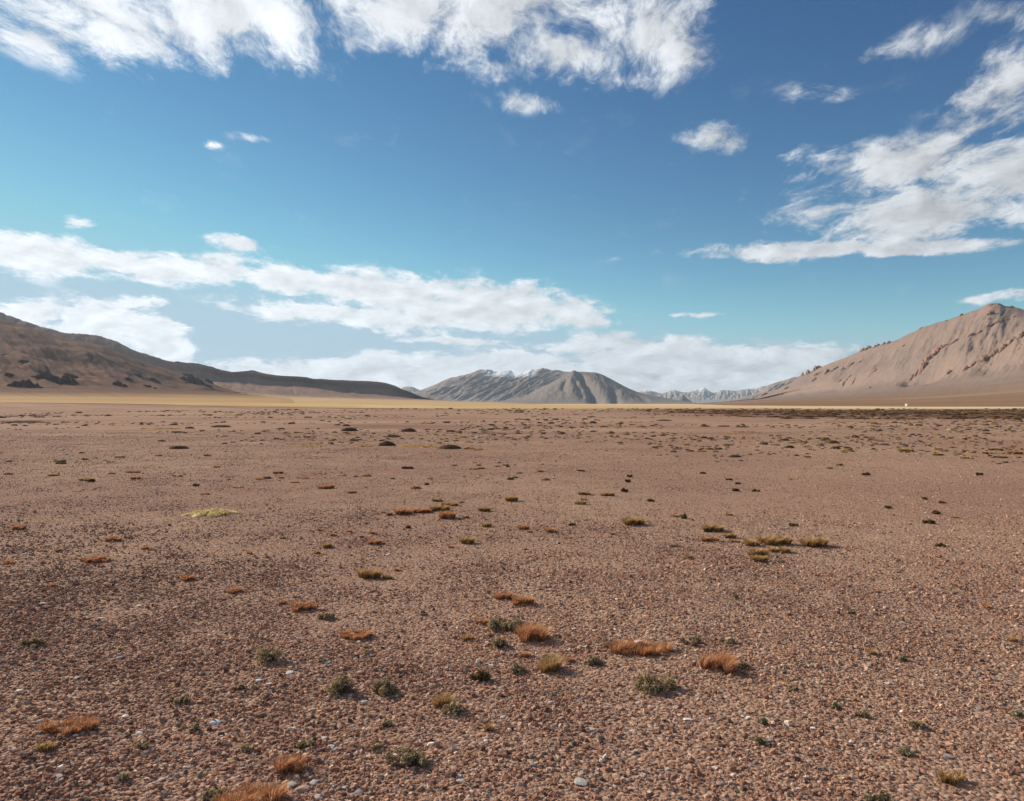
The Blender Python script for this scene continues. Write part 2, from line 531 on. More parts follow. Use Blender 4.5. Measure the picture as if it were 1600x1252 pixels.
# ------------------------------------------------------------------ mountains
def massif(name, label, rows, s_range, nu, nv, material, gully=(), rough=1.0, freq=1.0, seed=1, lean=0.0,
           spur=1.0, rill=0.02, hum=0.0, skyj=0.0, snow_box=None, rowt=None, fan_row=1, noise_from=1, back=1.0):
    """rows, front to back: lists of (s, dpx, py or ('z', z), d). The last row is the skyline; a back slope is added."""
    S = np.linspace(s_range[0], s_range[1], nu)
    R = []
    for r in rows:
        ss = np.array([q[0] for q in r], float)
        d = np.interp(S, ss, [q[3] for q in r])
        dp = np.interp(S, ss, [q[1] for q in r])
        zz = []
        for q in r:
            zz.append(q[2][1] if isinstance(q[2], tuple) else H + (HZ - q[2]) / F * q[3])
        if isinstance(r[0][2], tuple):
            z = np.interp(S, ss, zz)
        else:
            z = H + (HZ - np.interp(S, ss, [q[2] for q in r])) / F * d
        X = (S + dp - 800) / F * d
        R.append(np.stack([X, d, z], -1))
    ridge = R[-1]
    nrm = ridge[:, :2] / np.linalg.norm(ridge[:, :2], axis=1, keepdims=True)
    hgt = np.maximum(ridge[:, 2], 5)
    bk = ridge.copy(); bk[:, :2] += nrm * (hgt * 2.6 * back + 60)[:, None]; bk[:, 2] = -8
    R.append(bk)
    K = len(R)
    if rowt is None:
        rowt = np.linspace(0, 1, K - 1)
    tv = list(rowt) + [1.0 + (0.22)]
    T = np.concatenate([np.linspace(0, 1, nv), np.linspace(1, tv[-1], max(8, nv // 7))[1:]])
    R = np.array(R)                                    # K, nu, 3
    G = np.empty((len(T), nu, 3))
    # monotone-ish cubic through rows (Hermite, finite differences), linear behind the crest
    tv = np.array(tv)
    sl = np.diff(R, axis=0) / np.diff(tv)[:, None, None]
    m = np.empty_like(R)
    m[0] = sl[0]; m[-1] = sl[-1]
    m[1:-1] = 0.5 * (sl[1:] + sl[:-1])
    m[K - 2] = sl[K - 3]
    for i, t in enumerate(T):
        k = min(np.searchsorted(tv, t, side='right') - 1, K - 2)
        h = tv[k + 1] - tv[k]; w = (t - tv[k]) / h
        if k == K - 2:
            G[i] = R[k] * (1 - w) + R[k + 1] * w
        else:
            a, b_ = R[k], R[k + 1]
            G[i] = ((2 * w**3 - 3 * w**2 + 1) * a + (w**3 - 2 * w**2 + w) * h * m[k]
                    + (-2 * w**3 + 3 * w**2) * b_ + (w**3 - w**2) * h * m[k + 1])
    # relief: spurs running downhill + general roughness
    tt = T[:, None] * np.ones((1, nu))
    ss = np.ones((len(T), 1)) * S[None, :]
    dm = float(np.mean(ridge[:, 1]))
    t0 = tv[noise_from]
    rise = np.clip((tt - t0) / max(1e-6, 1 - t0), 0, 1.3)
    env = np.where(tt <= 1, np.sin(np.pi * np.clip(rise, 0, 1)) ** 0.8, 0.6 * (tt - 1) / 0.22)
    env = env + 0.10 * (rise > 0.9)
    hloc = np.maximum(ridge[:, 2], 4)[None, :]
    su = (ss + lean * (1 - tt) * 100) * freq / 34.0
    rg = ridged(su, tt * 1.3, 5, seed, 0.55) - 0.62
    fb = fbm(su * 1.7, tt * 4.0, 5, seed + 40, 0.55)
    dz = env * hloc * (0.26 * spur * rg + 0.07 * rough * fb)
    dz += np.clip(env, 0, 1) * hloc * rill * (ridged(su * 4.3, tt * 2.2, 4, seed + 60, 0.6) - 0.62)
    fine = fbm(G[..., 0] / dm * 900 * freq / 14, G[..., 1] / dm * 900 * freq / 22, 4, seed + 90, 0.6)
    dz += np.clip(rise * 3, 0, 1) * hloc * 0.018 * rough * fine
    if hum:
        hx, hy = G[..., 0] / 400 + 3, G[..., 1] / 520
        dz += env * hum * np.clip(hloc / 160, 0, 1) ** 1.5 * (ridged(hx, hy, 4, seed + 20, 0.5) - 0.6 + 0.8 * fbm(hx * 1.7, hy * 1.7, 3, seed + 31))
    for (s0, s1, dep, wid, ta, tb) in gully:
        line = s0 + (s1 - s0) * (1 - tt)
        line = line + 2.0 * perlin(tt * 6, tt * 0 + s0, seed)
        prof = np.exp(-((ss - line) / (wid * (1.25 - 0.6 * tt))) ** 2)
        dz -= dep * hloc * prof * sstep(ta - 0.06, ta + 0.1, tt) * sstep(tb + 0.06, tb - 0.1, tt)
    G[..., 2] += dz
    if skyj:
        j = fbm(S * 0.22 * freq, S * 0 + seed, 5, seed + 7, 0.6) * skyj * np.maximum(ridge[:, 2], 4)
        wj = np.exp(-((tt - 1) / 0.06) ** 2)
        G[..., 2] += wj * j[None, :]
    nt = len(T)
    co = G.reshape(-1, 3)
    i = np.arange(nt - 1)[:, None] * nu + np.arange(nu - 1)[None, :]
    quads = np.stack([i, i + 1, i + nu + 1, i + nu], -1).reshape(-1, 4)
    n = len(quads)
    me = fast_mesh(name, co, quads.ravel(), np.arange(n) * 4, np.full(n, 4), material, smooth=True)
    fan = np.clip(1 - (tt - 0.0) / max(tv[fan_row] * 1.25, 1e-6), 0, 1) if fan_row else np.zeros_like(tt)
    a = me.attributes.new('fan', 'FLOAT', 'POINT'); a.data.foreach_set('value', fan.astype(np.float32).ravel())
    flow = np.stack([su * 3.2, tt * 2.4, np.zeros_like(tt)], -1)
    a = me.attributes.new('flow', 'FLOAT_VECTOR', 'POINT'); a.data.foreach_set('vector', flow.astype(np.float32).ravel())
    if snow_box:
        sb = np.zeros_like(tt)
        for (sa, sb_, amt) in snow_box:
            sb = np.maximum(sb, amt * sstep(sa - 8, sa + 6, ss) * sstep(sb_ + 8, sb_ - 6, ss))
        a = me.attributes.new('snow', 'FLOAT', 'POINT'); a.data.foreach_set('value', sb.astype(np.float32).ravel())
    o = bpy.data.objects.new(name, me)
    COL.objects.link(o)
    structure(o, label)
    o['_grid'] = 0
    del o['_grid']
    SURF[name] = (S, T, G)
    return o


SURF = {}


def surf_at(name, cx, py):
    """the visible point of a massif under a photo pixel (nearest projected grid vertex)"""
    S, T, G = SURF[name]
    u = 800 + G[..., 0] / G[..., 1] * F
    v = HZ - (G[..., 2] - H) / G[..., 1] * F
    e = (u - cx) ** 2 + (v - py) ** 2 + (T[:, None] > 1.0) * 1e5
    k = np.unravel_index(np.argmin(e), e.shape)
    return G[k]


m_left = hill_material('brown_hill_slope', ((0.155, 0.083, 0.058), (0.245, 0.138, 0.09), (0.07, 0.043, 0.035)), 0.006,
                       low=((0.50, 0.33, 0.16), (0.40, 0.25, 0.13)), aniso=(1, 1, 3), bumpd=5)
m_leftr = hill_material('dark_ridge_slope', ((0.25, 0.155, 0.115), (0.31, 0.19, 0.135), (0.15, 0.10, 0.08)), 0.004,
                        low=((0.56, 0.405, 0.215), (0.47, 0.315, 0.17), (0.37, 0.23, 0.14)), aniso=(1, 1, 3), bumpd=7)
m_gray = hill_material('gray_rock_mountain', ((0.31, 0.27, 0.24), (0.37, 0.31, 0.265), (0.17, 0.15, 0.145)), 0.0022,
                       snow=(330, 380, 170), bumpd=14, streak=0.7)
m_tan = hill_material('tan_smooth_mountain', ((0.285, 0.23, 0.19), (0.24, 0.205, 0.18), (0.155, 0.135, 0.125)), 0.0022, bumpd=8, streak=0.4)
m_far = hill_material('far_range_rock', ((0.34, 0.30, 0.27), (0.40, 0.35, 0.31), (0.2, 0.18, 0.17)), 0.0009, snow=(330, 420, 240), bumpd=40, streak=0.7)
m_right = hill_material('scree_mountain', ((0.325, 0.228, 0.172), (0.255, 0.195, 0.163), (0.175, 0.118, 0.098)), 0.0035,
                        low=((0.30, 0.18, 0.105), (0.21, 0.125, 0.08), (0.38, 0.25, 0.155)), bumpd=9, streak=0.6)

GZ = ('z', -1.5)


def line(pts):
    return [tuple(p) for p in pts]


# far snowy range
massif('far_mountains', 'hazy blue snow-tipped range far beyond the gap between the mountains',
       [[(960, 0, ('z', -10), 17500), (1300, 0, ('z', -10), 17500)],
        [(960, 0, 626, 18500), (1300, 0, 625, 18500)],
        [(960, 0, 616, 21000), (1003, 0, 611.6, 21000), (1007, 0, 609.4, 21000), (1014, 0, 609.5, 21000), (1027, 0, 613.4, 21000), (1035, 0, 615, 21000),
         (1047, 0, 611, 21000), (1053, 0, 609, 21000), (1062, 0, 612, 21000), (1071, 0, 613.4, 21000), (1082, 0, 612, 21000), (1092, 0, 608.6, 21000),
         (1100, 0, 605.6, 21000), (1105, 0, 609, 21000), (1112, 0, 613.6, 21000), (1121, 0, 613, 21000), (1128, 0, 609.4, 21000), (1141, 0, 610, 21000),
         (1151, 0, 611.4, 21000), (1164, 0, 608.2, 21000), (1179, 0, 608.6, 21000), (1190, 0, 604.6, 21000), (1200, 0, 602, 21000), (1250, 0, 600, 21000), (1300, 0, 606, 21000)]],
       (960, 1300), 420, 70, m_far, rough=1.6, freq=3.2, seed=11, spur=1.0, skyj=0.05, rowt=[0, 0.25, 1], fan_row=0,
       snow_box=[(1003, 1024, 1), (1048, 1058, .9), (1093, 1106, 1.0), (1135, 1139, .5)])
massif('far_mountains', 'small hazy blue ridge far behind the gap left of the central mountain',
       [[(590, 0, ('z', -10), 14500), (700, 0, ('z', -10), 14500)],
        [(590, 0, 628, 15000), (700, 0, 628, 15000)],
        [(590, 0, 620, 16500), (620, 0, 610, 16500), (633, 0, 604, 16500), (645, 0, 604.5, 16500), (652, 0, 608, 16500), (660, 0, 611, 16500), (672, 0, 614, 16500), (700, 0, 624, 16500)]],
       (590, 700), 140, 40, m_far, rough=1.4, freq=3.0, seed=12, skyj=0.05, rowt=[0, 0.25, 1], fan_row=0, snow_box=[(0, 1, 0)])
# small pyramid peak
massif('pyramid_hill', 'small pale pyramid-shaped peak in the gap right of the central mountain',
       [[(1044, 0, ('z', -6), 10400), (1090, 0, ('z', -6), 10400)],
        [(1044, 0, 630.5, 10700), (1090, 0, 631, 10700)],
        [(1044, 0, 629, 11200), (1052, 0, 625.5, 11200), (1060, 0, 621.5, 11200), (1065, 0, 618.2, 11200), (1068, 0, 617, 11200), (1070, 0, 619, 11200), (1074, 0, 623, 11200), (1083, 0, 629.5, 11200), (1090, 0, 631, 11200)]],
       (1044, 1090), 90, 40, m_tan, rough=1.0, freq=3.0, seed=14, skyj=0.04, rowt=[0, 0.2, 1], fan_row=0, gully=((1069, 1070, 0.12, 2.0, .4, .95),))
# central mountains
massif('snow_mountain', 'grey rocky central mountain with snow patches along its crest',
       [[(620, -25, ('z', -5), 7000), (1010, -25, ('z', -5), 7000)],
        [(620, -30, 627, 7500), (700, -30, 628.5, 7500), (800, -30, 630, 7500), (1010, -20, 631, 7500)],
        [(620, -12, 624, 8500), (652, -12, 620, 8500), (705, -14, 609, 8500), (752, -16, 603, 8500), (800, -16, 603, 8500), (850, -16, 602, 8500), (900, -10, 605, 8500), (1010, 0, 627, 8500)],
        [(620, 0, 623, 9500), (640, 0, 616, 9500), (652, 0, 611.5, 9500), (666, 0, 607, 9500), (680, 0, 601, 9500), (692, 0, 595, 9500), (705, 0, 590, 9500), (716, 0, 588, 9500), (730, 0, 585, 9500), (742, 0, 580.5, 9500),
         (752, 0, 577.6, 9500), (767, 0, 577.6, 9500), (772, 0, 580, 9500), (780, 0, 581, 9500), (790, 0, 579, 9500), (797, 0, 578.5, 9500), (802, 0, 580, 9500), (808, 0, 581, 9500), (820, 0, 579.5, 9500), (830, 0, 577, 9500), (836, 0, 579, 9500),
         (847, 0, 574.8, 9500), (862, 0, 578.6, 9500), (874, 0, 578.5, 9500), (882, 0, 580.5, 9500), (893, 0, 581.5, 9500), (930, 0, 588, 9500), (970, 0, 606, 9500), (1010, 0, 626, 9500)]],
       (620, 1010), 560, 130, m_gray, rough=1.1, freq=1.5, seed=21, lean=0.95, spur=0.5, skyj=0.012, rowt=[0, 0.15, 0.55, 1], fan_row=0,
       gully=((812, 760, 0.10, 5, .5, 1.0), (805, 800, 0.16, 6, .82, 1.1), (770, 700, 0.07, 5, .35, .95), (735, 675, 0.06, 5, .35, .95)),
       snow_box=[(768, 836, 1.0), (756, 770, 0.45)])
massif('smooth_mountain', 'smooth tan shoulder at the right end of the central mountain with dark gullies',
       [[(790, -6, ('z', -5), 6400), (1100, 6, ('z', -5), 6400)],
        [(790, -6, 630.5, 6900), (850, -6, 629, 6900), (900, 0, 629, 6900), (1000, 10, 630.5, 6900), (1100, 6, 631, 6900)],
        [(790, 0, 629.5, 7500), (820, -4, 625, 7500), (850, -5, 617, 7500), (897, 0, 603, 7500), (930, 6, 604, 7500), (960, 10, 611, 7500), (1000, 10, 622, 7500), (1040, 6, 627, 7500), (1100, 0, 631, 7500)],
        [(790, 0, 629, 8000), (820, 0, 620, 8000), (835, 0, 612, 8000), (850, 0, 604.5, 8000), (865, 0, 596, 8000), (880, 0, 588, 8000), (890, 0, 582, 8000), (897, 0, 578.6, 8000), (905, 0, 580, 8000), (915, 0, 581.4, 8000),
         (930, 0, 582, 8000), (940, 0, 585, 8000), (950, 0, 590, 8000), (965, 0, 598, 8000), (980, 0, 606, 8000), (1000, 0, 614, 8000), (1030, 0, 620.3, 8000), (1060, 0, 625.5, 8000), (1085, 0, 629.3, 8000), (1100, 0, 631, 8000)]],
       (790, 1100), 420, 120, m_tan, rough=0.5, freq=1.3, seed=31, spur=0.35, rowt=[0, 0.15, 0.55, 1], fan_row=0,
       gully=((903, 934, 0.22, 8, .12, .97), (940, 960, 0.12, 6, .1, .6), (893, 915, 0.10, 5, .3, .85), (884, 878, .07, 5, .5, .85), (975, 1010, 0.08, 9, .1, .8)))
# right side: blue-grey spur, then the scree mountain
massif('gray_spur', 'blue-grey rocky spur behind the lower end of the right mountain',
       [[(1095, 0, ('z', -5), 7000), (1420, 0, ('z', -5), 6500)],
        [(1095, 0, 632, 7300), (1130, 0, 629.6, 7300), (1420, 0, 618, 6900)],
        [(1095, 0, 632, 8200), (1120, 0, 629, 8200), (1150, 0, 624, 8200), (1175, 0, 617, 8200), (1190, 0, 610, 8200), (1200, 0, 602.6, 8200), (1211, 0, 598, 8200), (1220, 0, 596, 8200), (1229, 0, 593.3, 8200),
         (1241, 0, 589.5, 8200), (1250, 0, 587.5, 8200), (1280, 0, 582, 8200), (1330, 0, 580, 8200), (1420, 0, 592, 8200)]],
       (1095, 1420), 300, 70, m_gray, rough=1.0, freq=1.6, seed=41, lean=0.8, skyj=0.02, rowt=[0, 0.2, 1], fan_row=0, snow_box=[(0, 1, 0)])
massif('scree_mountain', 'broad pale brown scree mountain with rock ribs on the right',
       [[(1040, 60, ('z', -2), 420), (1085, 60, ('z', -0.8), 420), (1180, 20, ('z', -0.8), 420), (1400, 0, ('z', -0.8), 380), (1600, 0, ('z', -0.8), 330), (2300, 0, ('z', -0.8), 300)],
        [(1040, 30, 634, 1400), (1085, 30, 631.5, 1400), (1140, 20, 629, 1350), (1200, 10, 627, 1300), (1300, 0, 624, 1150), (1400, 0, 622, 1000), (1500, 0, 619, 900), (1600, 0, 615, 800), (2300, 0, 600, 650)],
        [(1040, 0, 632.5, 4900), (1085, 0, 631, 4900), (1140, 0, 627.6, 4750), (1186, 0, 624.6, 4600), (1250, 0, 619, 3900), (1300, 0, 615.5, 3300), (1400, 0, 605, 2600), (1500, 0, 594, 2150), (1600, 0, 581, 1800), (1800, 0, 560, 1500), (2300, 0, 520, 1200)],
        [(1040, 0, 632.5, 5400), (1085, 0, 631, 5400), (1140, 0, 627.2, 5250), (1186, 0, 622.6, 5100), (1250, 0, 603, 4500), (1300, 0, 592, 3900), (1400, 0, 570, 3150), (1500, 0, 545, 2650), (1600, 0, 533, 2250), (1800, 0, 520, 1900), (2300, 0, 470, 1500)],
        [(1040, 0, 632.4, 6000), (1085, 0, 630.8, 6000), (1110, 0, 629, 6000), (1150, 0, 627, 5900), (1172, 0, 625.5, 5800), (1186, 0, 621, 5700), (1211, 0, 610, 5500), (1233, 0, 599.6, 5300), (1253, 0, 587.5, 5100), (1275, 0, 577, 4950), (1302, 0, 566, 4700),
         (1340, 0, 551, 4400), (1362, 0, 543, 4250), (1391, 0, 535, 4050), (1410, 0, 527, 3950), (1423, 0, 520.5, 3900), (1439, 0, 513, 3800), (1461, 0, 505.5, 3700), (1480, 0, 501, 3600), (1502, 0, 492.5, 3500),
         (1530, 0, 482, 3400), (1547, 0, 474.3, 3350), (1562, 0, 474.7, 3300), (1570, 0, 478.6, 3280), (1584, 0, 480, 3250), (1600, 0, 484, 3200), (1680, 0, 470, 3000), (1800, 0, 440, 2800), (2000, 0, 400, 2500), (2300, 0, 380, 2200)]],
       (1040, 2300), 780, 170, m_right, rough=0.45, freq=0.7, seed=52, lean=1.0, spur=0.09, rill=0.014, skyj=0.004, rowt=[0, 0.16, 0.36, 0.68, 1], fan_row=2, noise_from=2,
       gully=((1500, 1392, 0.14, 26, .40, .62), (1440, 1402, .025, 9, .36, .62), (1600, 1490, 0.05, 22, .42, .7), (1330, 1290, .04, 12, .4, .9)))
# left side: dark ridge behind, brown hill in front
rl = [(-800, 300), (-300, 405), (0, 488), (50, 506), (100, 520), (125, 521.5), (150, 524), (165, 527), (185, 535), (210, 548), (240, 557), (270, 566), (278, 564.4), (290, 567), (310, 568), (330, 573), (345, 578), (362, 581.5), (380, 580),
      (395, 578.8), (412, 583), (430, 586.6), (445, 587.6), (460, 588), (478, 589.3), (490, 592), (505, 592.3), (530, 594), (560, 595), (590, 596.3), (603, 598.6), (615, 602), (625, 606.5), (645, 614.5), (660, 620.5), (685, 626), (720, 630), (760, 632.5)]
def leftd(s):
    return float(np.interp(s, [-800, 0, 340, 685, 760], [3900, 4300, 4700, 5600, 5700]))
mids = [(-800, 520), (0, 575), (260, 593), (300, 594), (360, 599), (430, 604), (480, 607), (540, 613), (600, 619), (640, 622.5), (685, 626.6), (720, 630.2), (760, 632.5)]
massif('dark_ridge', 'long dark brown ridge falling to the right behind the brown hill',
       [[(-800, 0, ('z', 0.9), 330), (250, 0, ('z', 0.8), 330), (500, 0, ('z', -0.4), 330), (760, 120, ('z', -1.2), 330)],
        [(-800, 0, 600, 2300), (0, 0, 616, 2300), (340, 0, 618, 2500), (480, 10, 621.4, 2600), (600, 40, 625.5, 2800), (685, 90, 628.6, 3000), (760, 100, 632.6, 3000)],
        [(-800, 0, 590, 3300), (0, 0, 606, 3500), (300, 0, 606, 3700), (345, 0, 605, 3800), (400, 0, 610, 3900), (480, 0, 617.5, 4000), (560, 0, 620, 4200), (620, 10, 623, 4500), (685, 40, 627.5, 4900), (760, 40, 632.5, 4900)],
        [(s, 0, y, leftd(s)) for s, y in mids],
        [(s, 0, y, leftd(s) + max(40, (float(np.interp(s, [a for a, _ in mids], [b for _, b in mids])) - y) * 9.0)) for s, y in rl]],
       (-800, 760), 640, 130, m_leftr, rough=0.7, freq=1.0, seed=61, lean=-0.2, spur=0.16, hum=12.0, skyj=0.008, rowt=[0, 0.2, 0.42, 0.62, 1], fan_row=2, noise_from=1)
massif('brown_hill', 'broad brown hillside on the left with soft gullies',
       [[(-800, 0, ('z', 0.9), 330), (250, 0, ('z', 0.8), 330), (385, 60, ('z', 0.3), 330), (450, 60, ('z', -1), 330)],
        [(-800, 0, 605, 1000), (0, 0, 618, 1000), (150, 0, 619, 1050), (250, 0, 619.5, 1150), (385, 40, 620.5, 1300), (450, 40, 628, 1300)],
        [(-800, 0, 585, 1500), (0, 0, 606, 1600), (150, 0, 608.5, 1700), (250, 0, 611, 1950), (340, 0, 613.5, 2500), (385, 0, 616, 2800), (450, 0, 624, 2800)],
        [(-800, 0, 520, 2000), (0, 0, 556, 2100), (100, 0, 570, 2200), (200, 0, 588, 2400), (280, 0, 601, 2700), (340, 0, 609.5, 2850), (385, 0, 615.5, 3050), (450, 0, 624, 3050)],
        [(-800, 0, 340, 2500), (-300, 0, 430, 2650), (0, 0, 499.5, 2800), (30, 0, 507, 2820), (60, 0, 516, 2850), (110, 0, 530, 2900), (160, 0, 540.5, 2950), (200, 0, 557, 3000), (230, 0, 569, 3050), (275, 0, 580.5, 3100), (285, 0, 583, 3110), (300, 0, 588, 3120), (330, 0, 598.5, 3150), (350, 0, 606.5, 3200), (368, 0, 612, 3250), (385, 0, 615, 3300), (450, 0, 624, 3300)]],
       (-800, 450), 680, 150, m_left, rough=0.9, freq=0.5, seed=72, lean=-2.6, spur=0.4, rill=0.018, hum=24.0, rowt=[0, 0.16, 0.34, 0.66, 1], fan_row=2, noise_from=2)


# ------------------------------------------------------------------ rock outcrops on the mountains (parts of their mountain)
def rock_mat(name, c1, c2, c3, sc):
    m, g, b, out = mat(name, 0.95)
    geo = g.n('ShaderNodeNewGeometry')
    n1 = g.noise(geo.outputs['Position'], sc, 6, 0.65, 0.4)
    n2 = g.noise(geo.outputs['Position'], sc * 7, 5, 0.65)
    c = g.mix(g.rng(n1, 0.35, 0.65), c1, c2)
    c = g.mix(g.rng(n2, 0.5, 0.75, 0, 0.7), c, c3)
    g.set(b.inputs['Base Color'], c)
    bump(g, b, n2, 0.8, 0.25 / sc)
    return m


m_crag_r = rock_mat('reddish_crag_rock', (0.42, 0.25, 0.18), (0.34, 0.205, 0.15), (0.20, 0.125, 0.10), 0.05)
m_crag_l = rock_mat('dark_crag_rock', (0.105, 0.065, 0.056), (0.135, 0.085, 0.07), (0.06, 0.042, 0.04), 0.04)


def outcrop(parent_name, parent, cx, py, wpx, hpx, ang, seed, material):
    """jagged rock rib lying on the slope; size from the photo, ang = run of the rib in the picture plane (deg)"""
    P = surf_at(parent_name, cx, py)
    k = P[1] / F
    L, Hh = wpx * k, hpx * k
    r = np.random.default_rng(seed)
    n, mth = 22, 10
    vs = []
    ca, sa = math.cos(math.radians(ang)), math.sin(math.radians(ang))
    W = max(L * 0.30, Hh * 0.9)
    for i in range(n):
        u = i / (n - 1) * 2 - 1
        prof = (1 - abs(u) ** 2.4) * (0.75 + 0.5 * float(fbm(u * 4.5 + seed, seed * 1.7, 4, seed)))
        prof = max(prof, 0.02)
        for j in range(mth):
            a = math.pi * j / (mth - 1)
            jag = 1 + 0.42 * float(perlin(u * 6 + seed, a * 1.6, seed)) + 0.25 * (r.random() - 0.5)
            oy = -math.cos(a) * W * 0.6 * prof * jag
            oz = (math.sin(a) ** 0.8) * Hh * 1.0 * prof * jag - Hh * 0.22
            ox = u * L * 0.5 + (r.random() - 0.5) * L * 0.03
            vs.append((P[0] + ox * ca, P[1] + oy + ox * 0.25, P[2] + oz + ox * sa * 1.0))
    fs = []
    for i in range(n - 1):
        for j in range(mth - 1):
            a = i * mth + j
            fs.append((a, a + mth, a + mth + 1, a + 1))
    o = mesh_obj('rock_outcrop', vs, fs, material, parent)
    return o


def get(name):
    return bpy.data.objects[name]


RM = get('scree_mountain')
crags = [  # cx, py(base middle), width, height, angle
    (1261, 585, 11, 9, 40), (1276, 577, 17, 7, 22), (1253, 587, 6, 6, 30), (1345, 549, 14, 6, 40), (1356, 545, 14, 7, 28), (1370, 540, 12, 5, 20), (1381, 538, 6, 5, 10), (1390, 536, 7, 4, 5),
    (1271, 595, 12, 5, 35), (1280, 584, 16, 3, 15), (1291, 584, 14, 8, 40), (1304, 578, 18, 6, 30), (1315, 579, 9, 7, 40), (1329, 571, 14, 5, 35), (1343, 567, 20, 4, 32), (1323, 593, 22, 4, 40), (1335, 595, 12, 5, 45), (1312, 596, 8, 3, 40),
    (1364, 582, 16, 4, 40), (1228, 608, 10, 4, 35), (1221, 615, 4, 3, 20), (1194, 618, 14, 7, 22), (1176, 624, 5, 5, 30), (1359, 607, 5, 3, 30),
    (1412, 541, 8, 3, 30), (1503, 493, 6, 4, 0), (1548, 491, 11, 9, -10), (1546, 499, 5, 3, 0),
    (1441, 573, 16, 12, 50), (1450, 563, 16, 11, 42), (1460, 554, 18, 13, 30), (1467, 547, 13, 12, 20), (1433, 581, 14, 5, 45), (1425, 588, 14, 4, 45),
    (1477, 541, 12, 4, 22), (1493, 534, 22, 4, 22), (1517, 524, 12, 4, 25), (1530, 519, 12, 4, 28), (1545, 509, 18, 5, 22), (1558, 504, 14, 4, 18), (1572, 499, 8, 3, 25), (1583, 495, 6, 3, 25),
    (1483, 583, 9, 7, 0), (1508, 578, 16, 7, 35), (1521, 570, 14, 6, 35), (1536, 562, 18, 8, 32), (1553, 553, 20, 10, 32), (1567, 545, 18, 9, 32), (1580, 535, 20, 10, 35), (1594, 527, 18, 10, 38), (1612, 515, 24, 12, 35),
    (1592, 545, 20, 4, 42), (1550, 477, 10, 2, 10), (1562, 476.5, 8, 2, -20), (1580, 480.5, 14, 3, -5), (1439, 513, 7, 2.5, 20), (1480, 501.5, 6, 2, 15),
]
for k, c in enumerate(crags):
    outcrop('scree_mountain', RM, c[0], c[1], c[2] * 1.3, c[3] * 1.2, c[4], 100 + k, m_crag_r)
LH = get('brown_hill')
for k, c in enumerate([(44, 604, 58, 16, -10), (98, 600, 92, 20, -20), (40, 567, 22, 7, -14), (12, 588, 22, 6, 12), (118, 590, 40, 5, -24), (190, 604, 30, 9, -22), (202, 593, 14, 6, -22), (232, 605, 18, 4, -20), (243, 607, 10, 3, -20), (240, 595, 22, 8, -18),
                       (215, 586, 16, 4, -12), (312, 601, 62, 14, -24), (296, 588, 20, 6, -20), (328, 596, 16, 8, -22), (8, 556, 20, 5, 5), (70, 585, 36, 6, -16)]):
    outcrop('brown_hill', LH, *c, 300 + k, m_crag_l)


# ------------------------------------------------------------------ gravel
PAL = np.array([1.07, 0.965, 0.87]) * np.array([(0.315, 0.185, 0.14), (0.26, 0.155, 0.12), (0.37, 0.235, 0.178), (0.45, 0.31, 0.235), (0.32, 0.265, 0.24), (0.20, 0.155, 0.145), (0.11, 0.078, 0.068), (0.72, 0.66, 0.60), (0.54, 0.42, 0.34)])
PALW = np.array([.22, .17, .18, .13, .10, .07, .05, .012, .068])


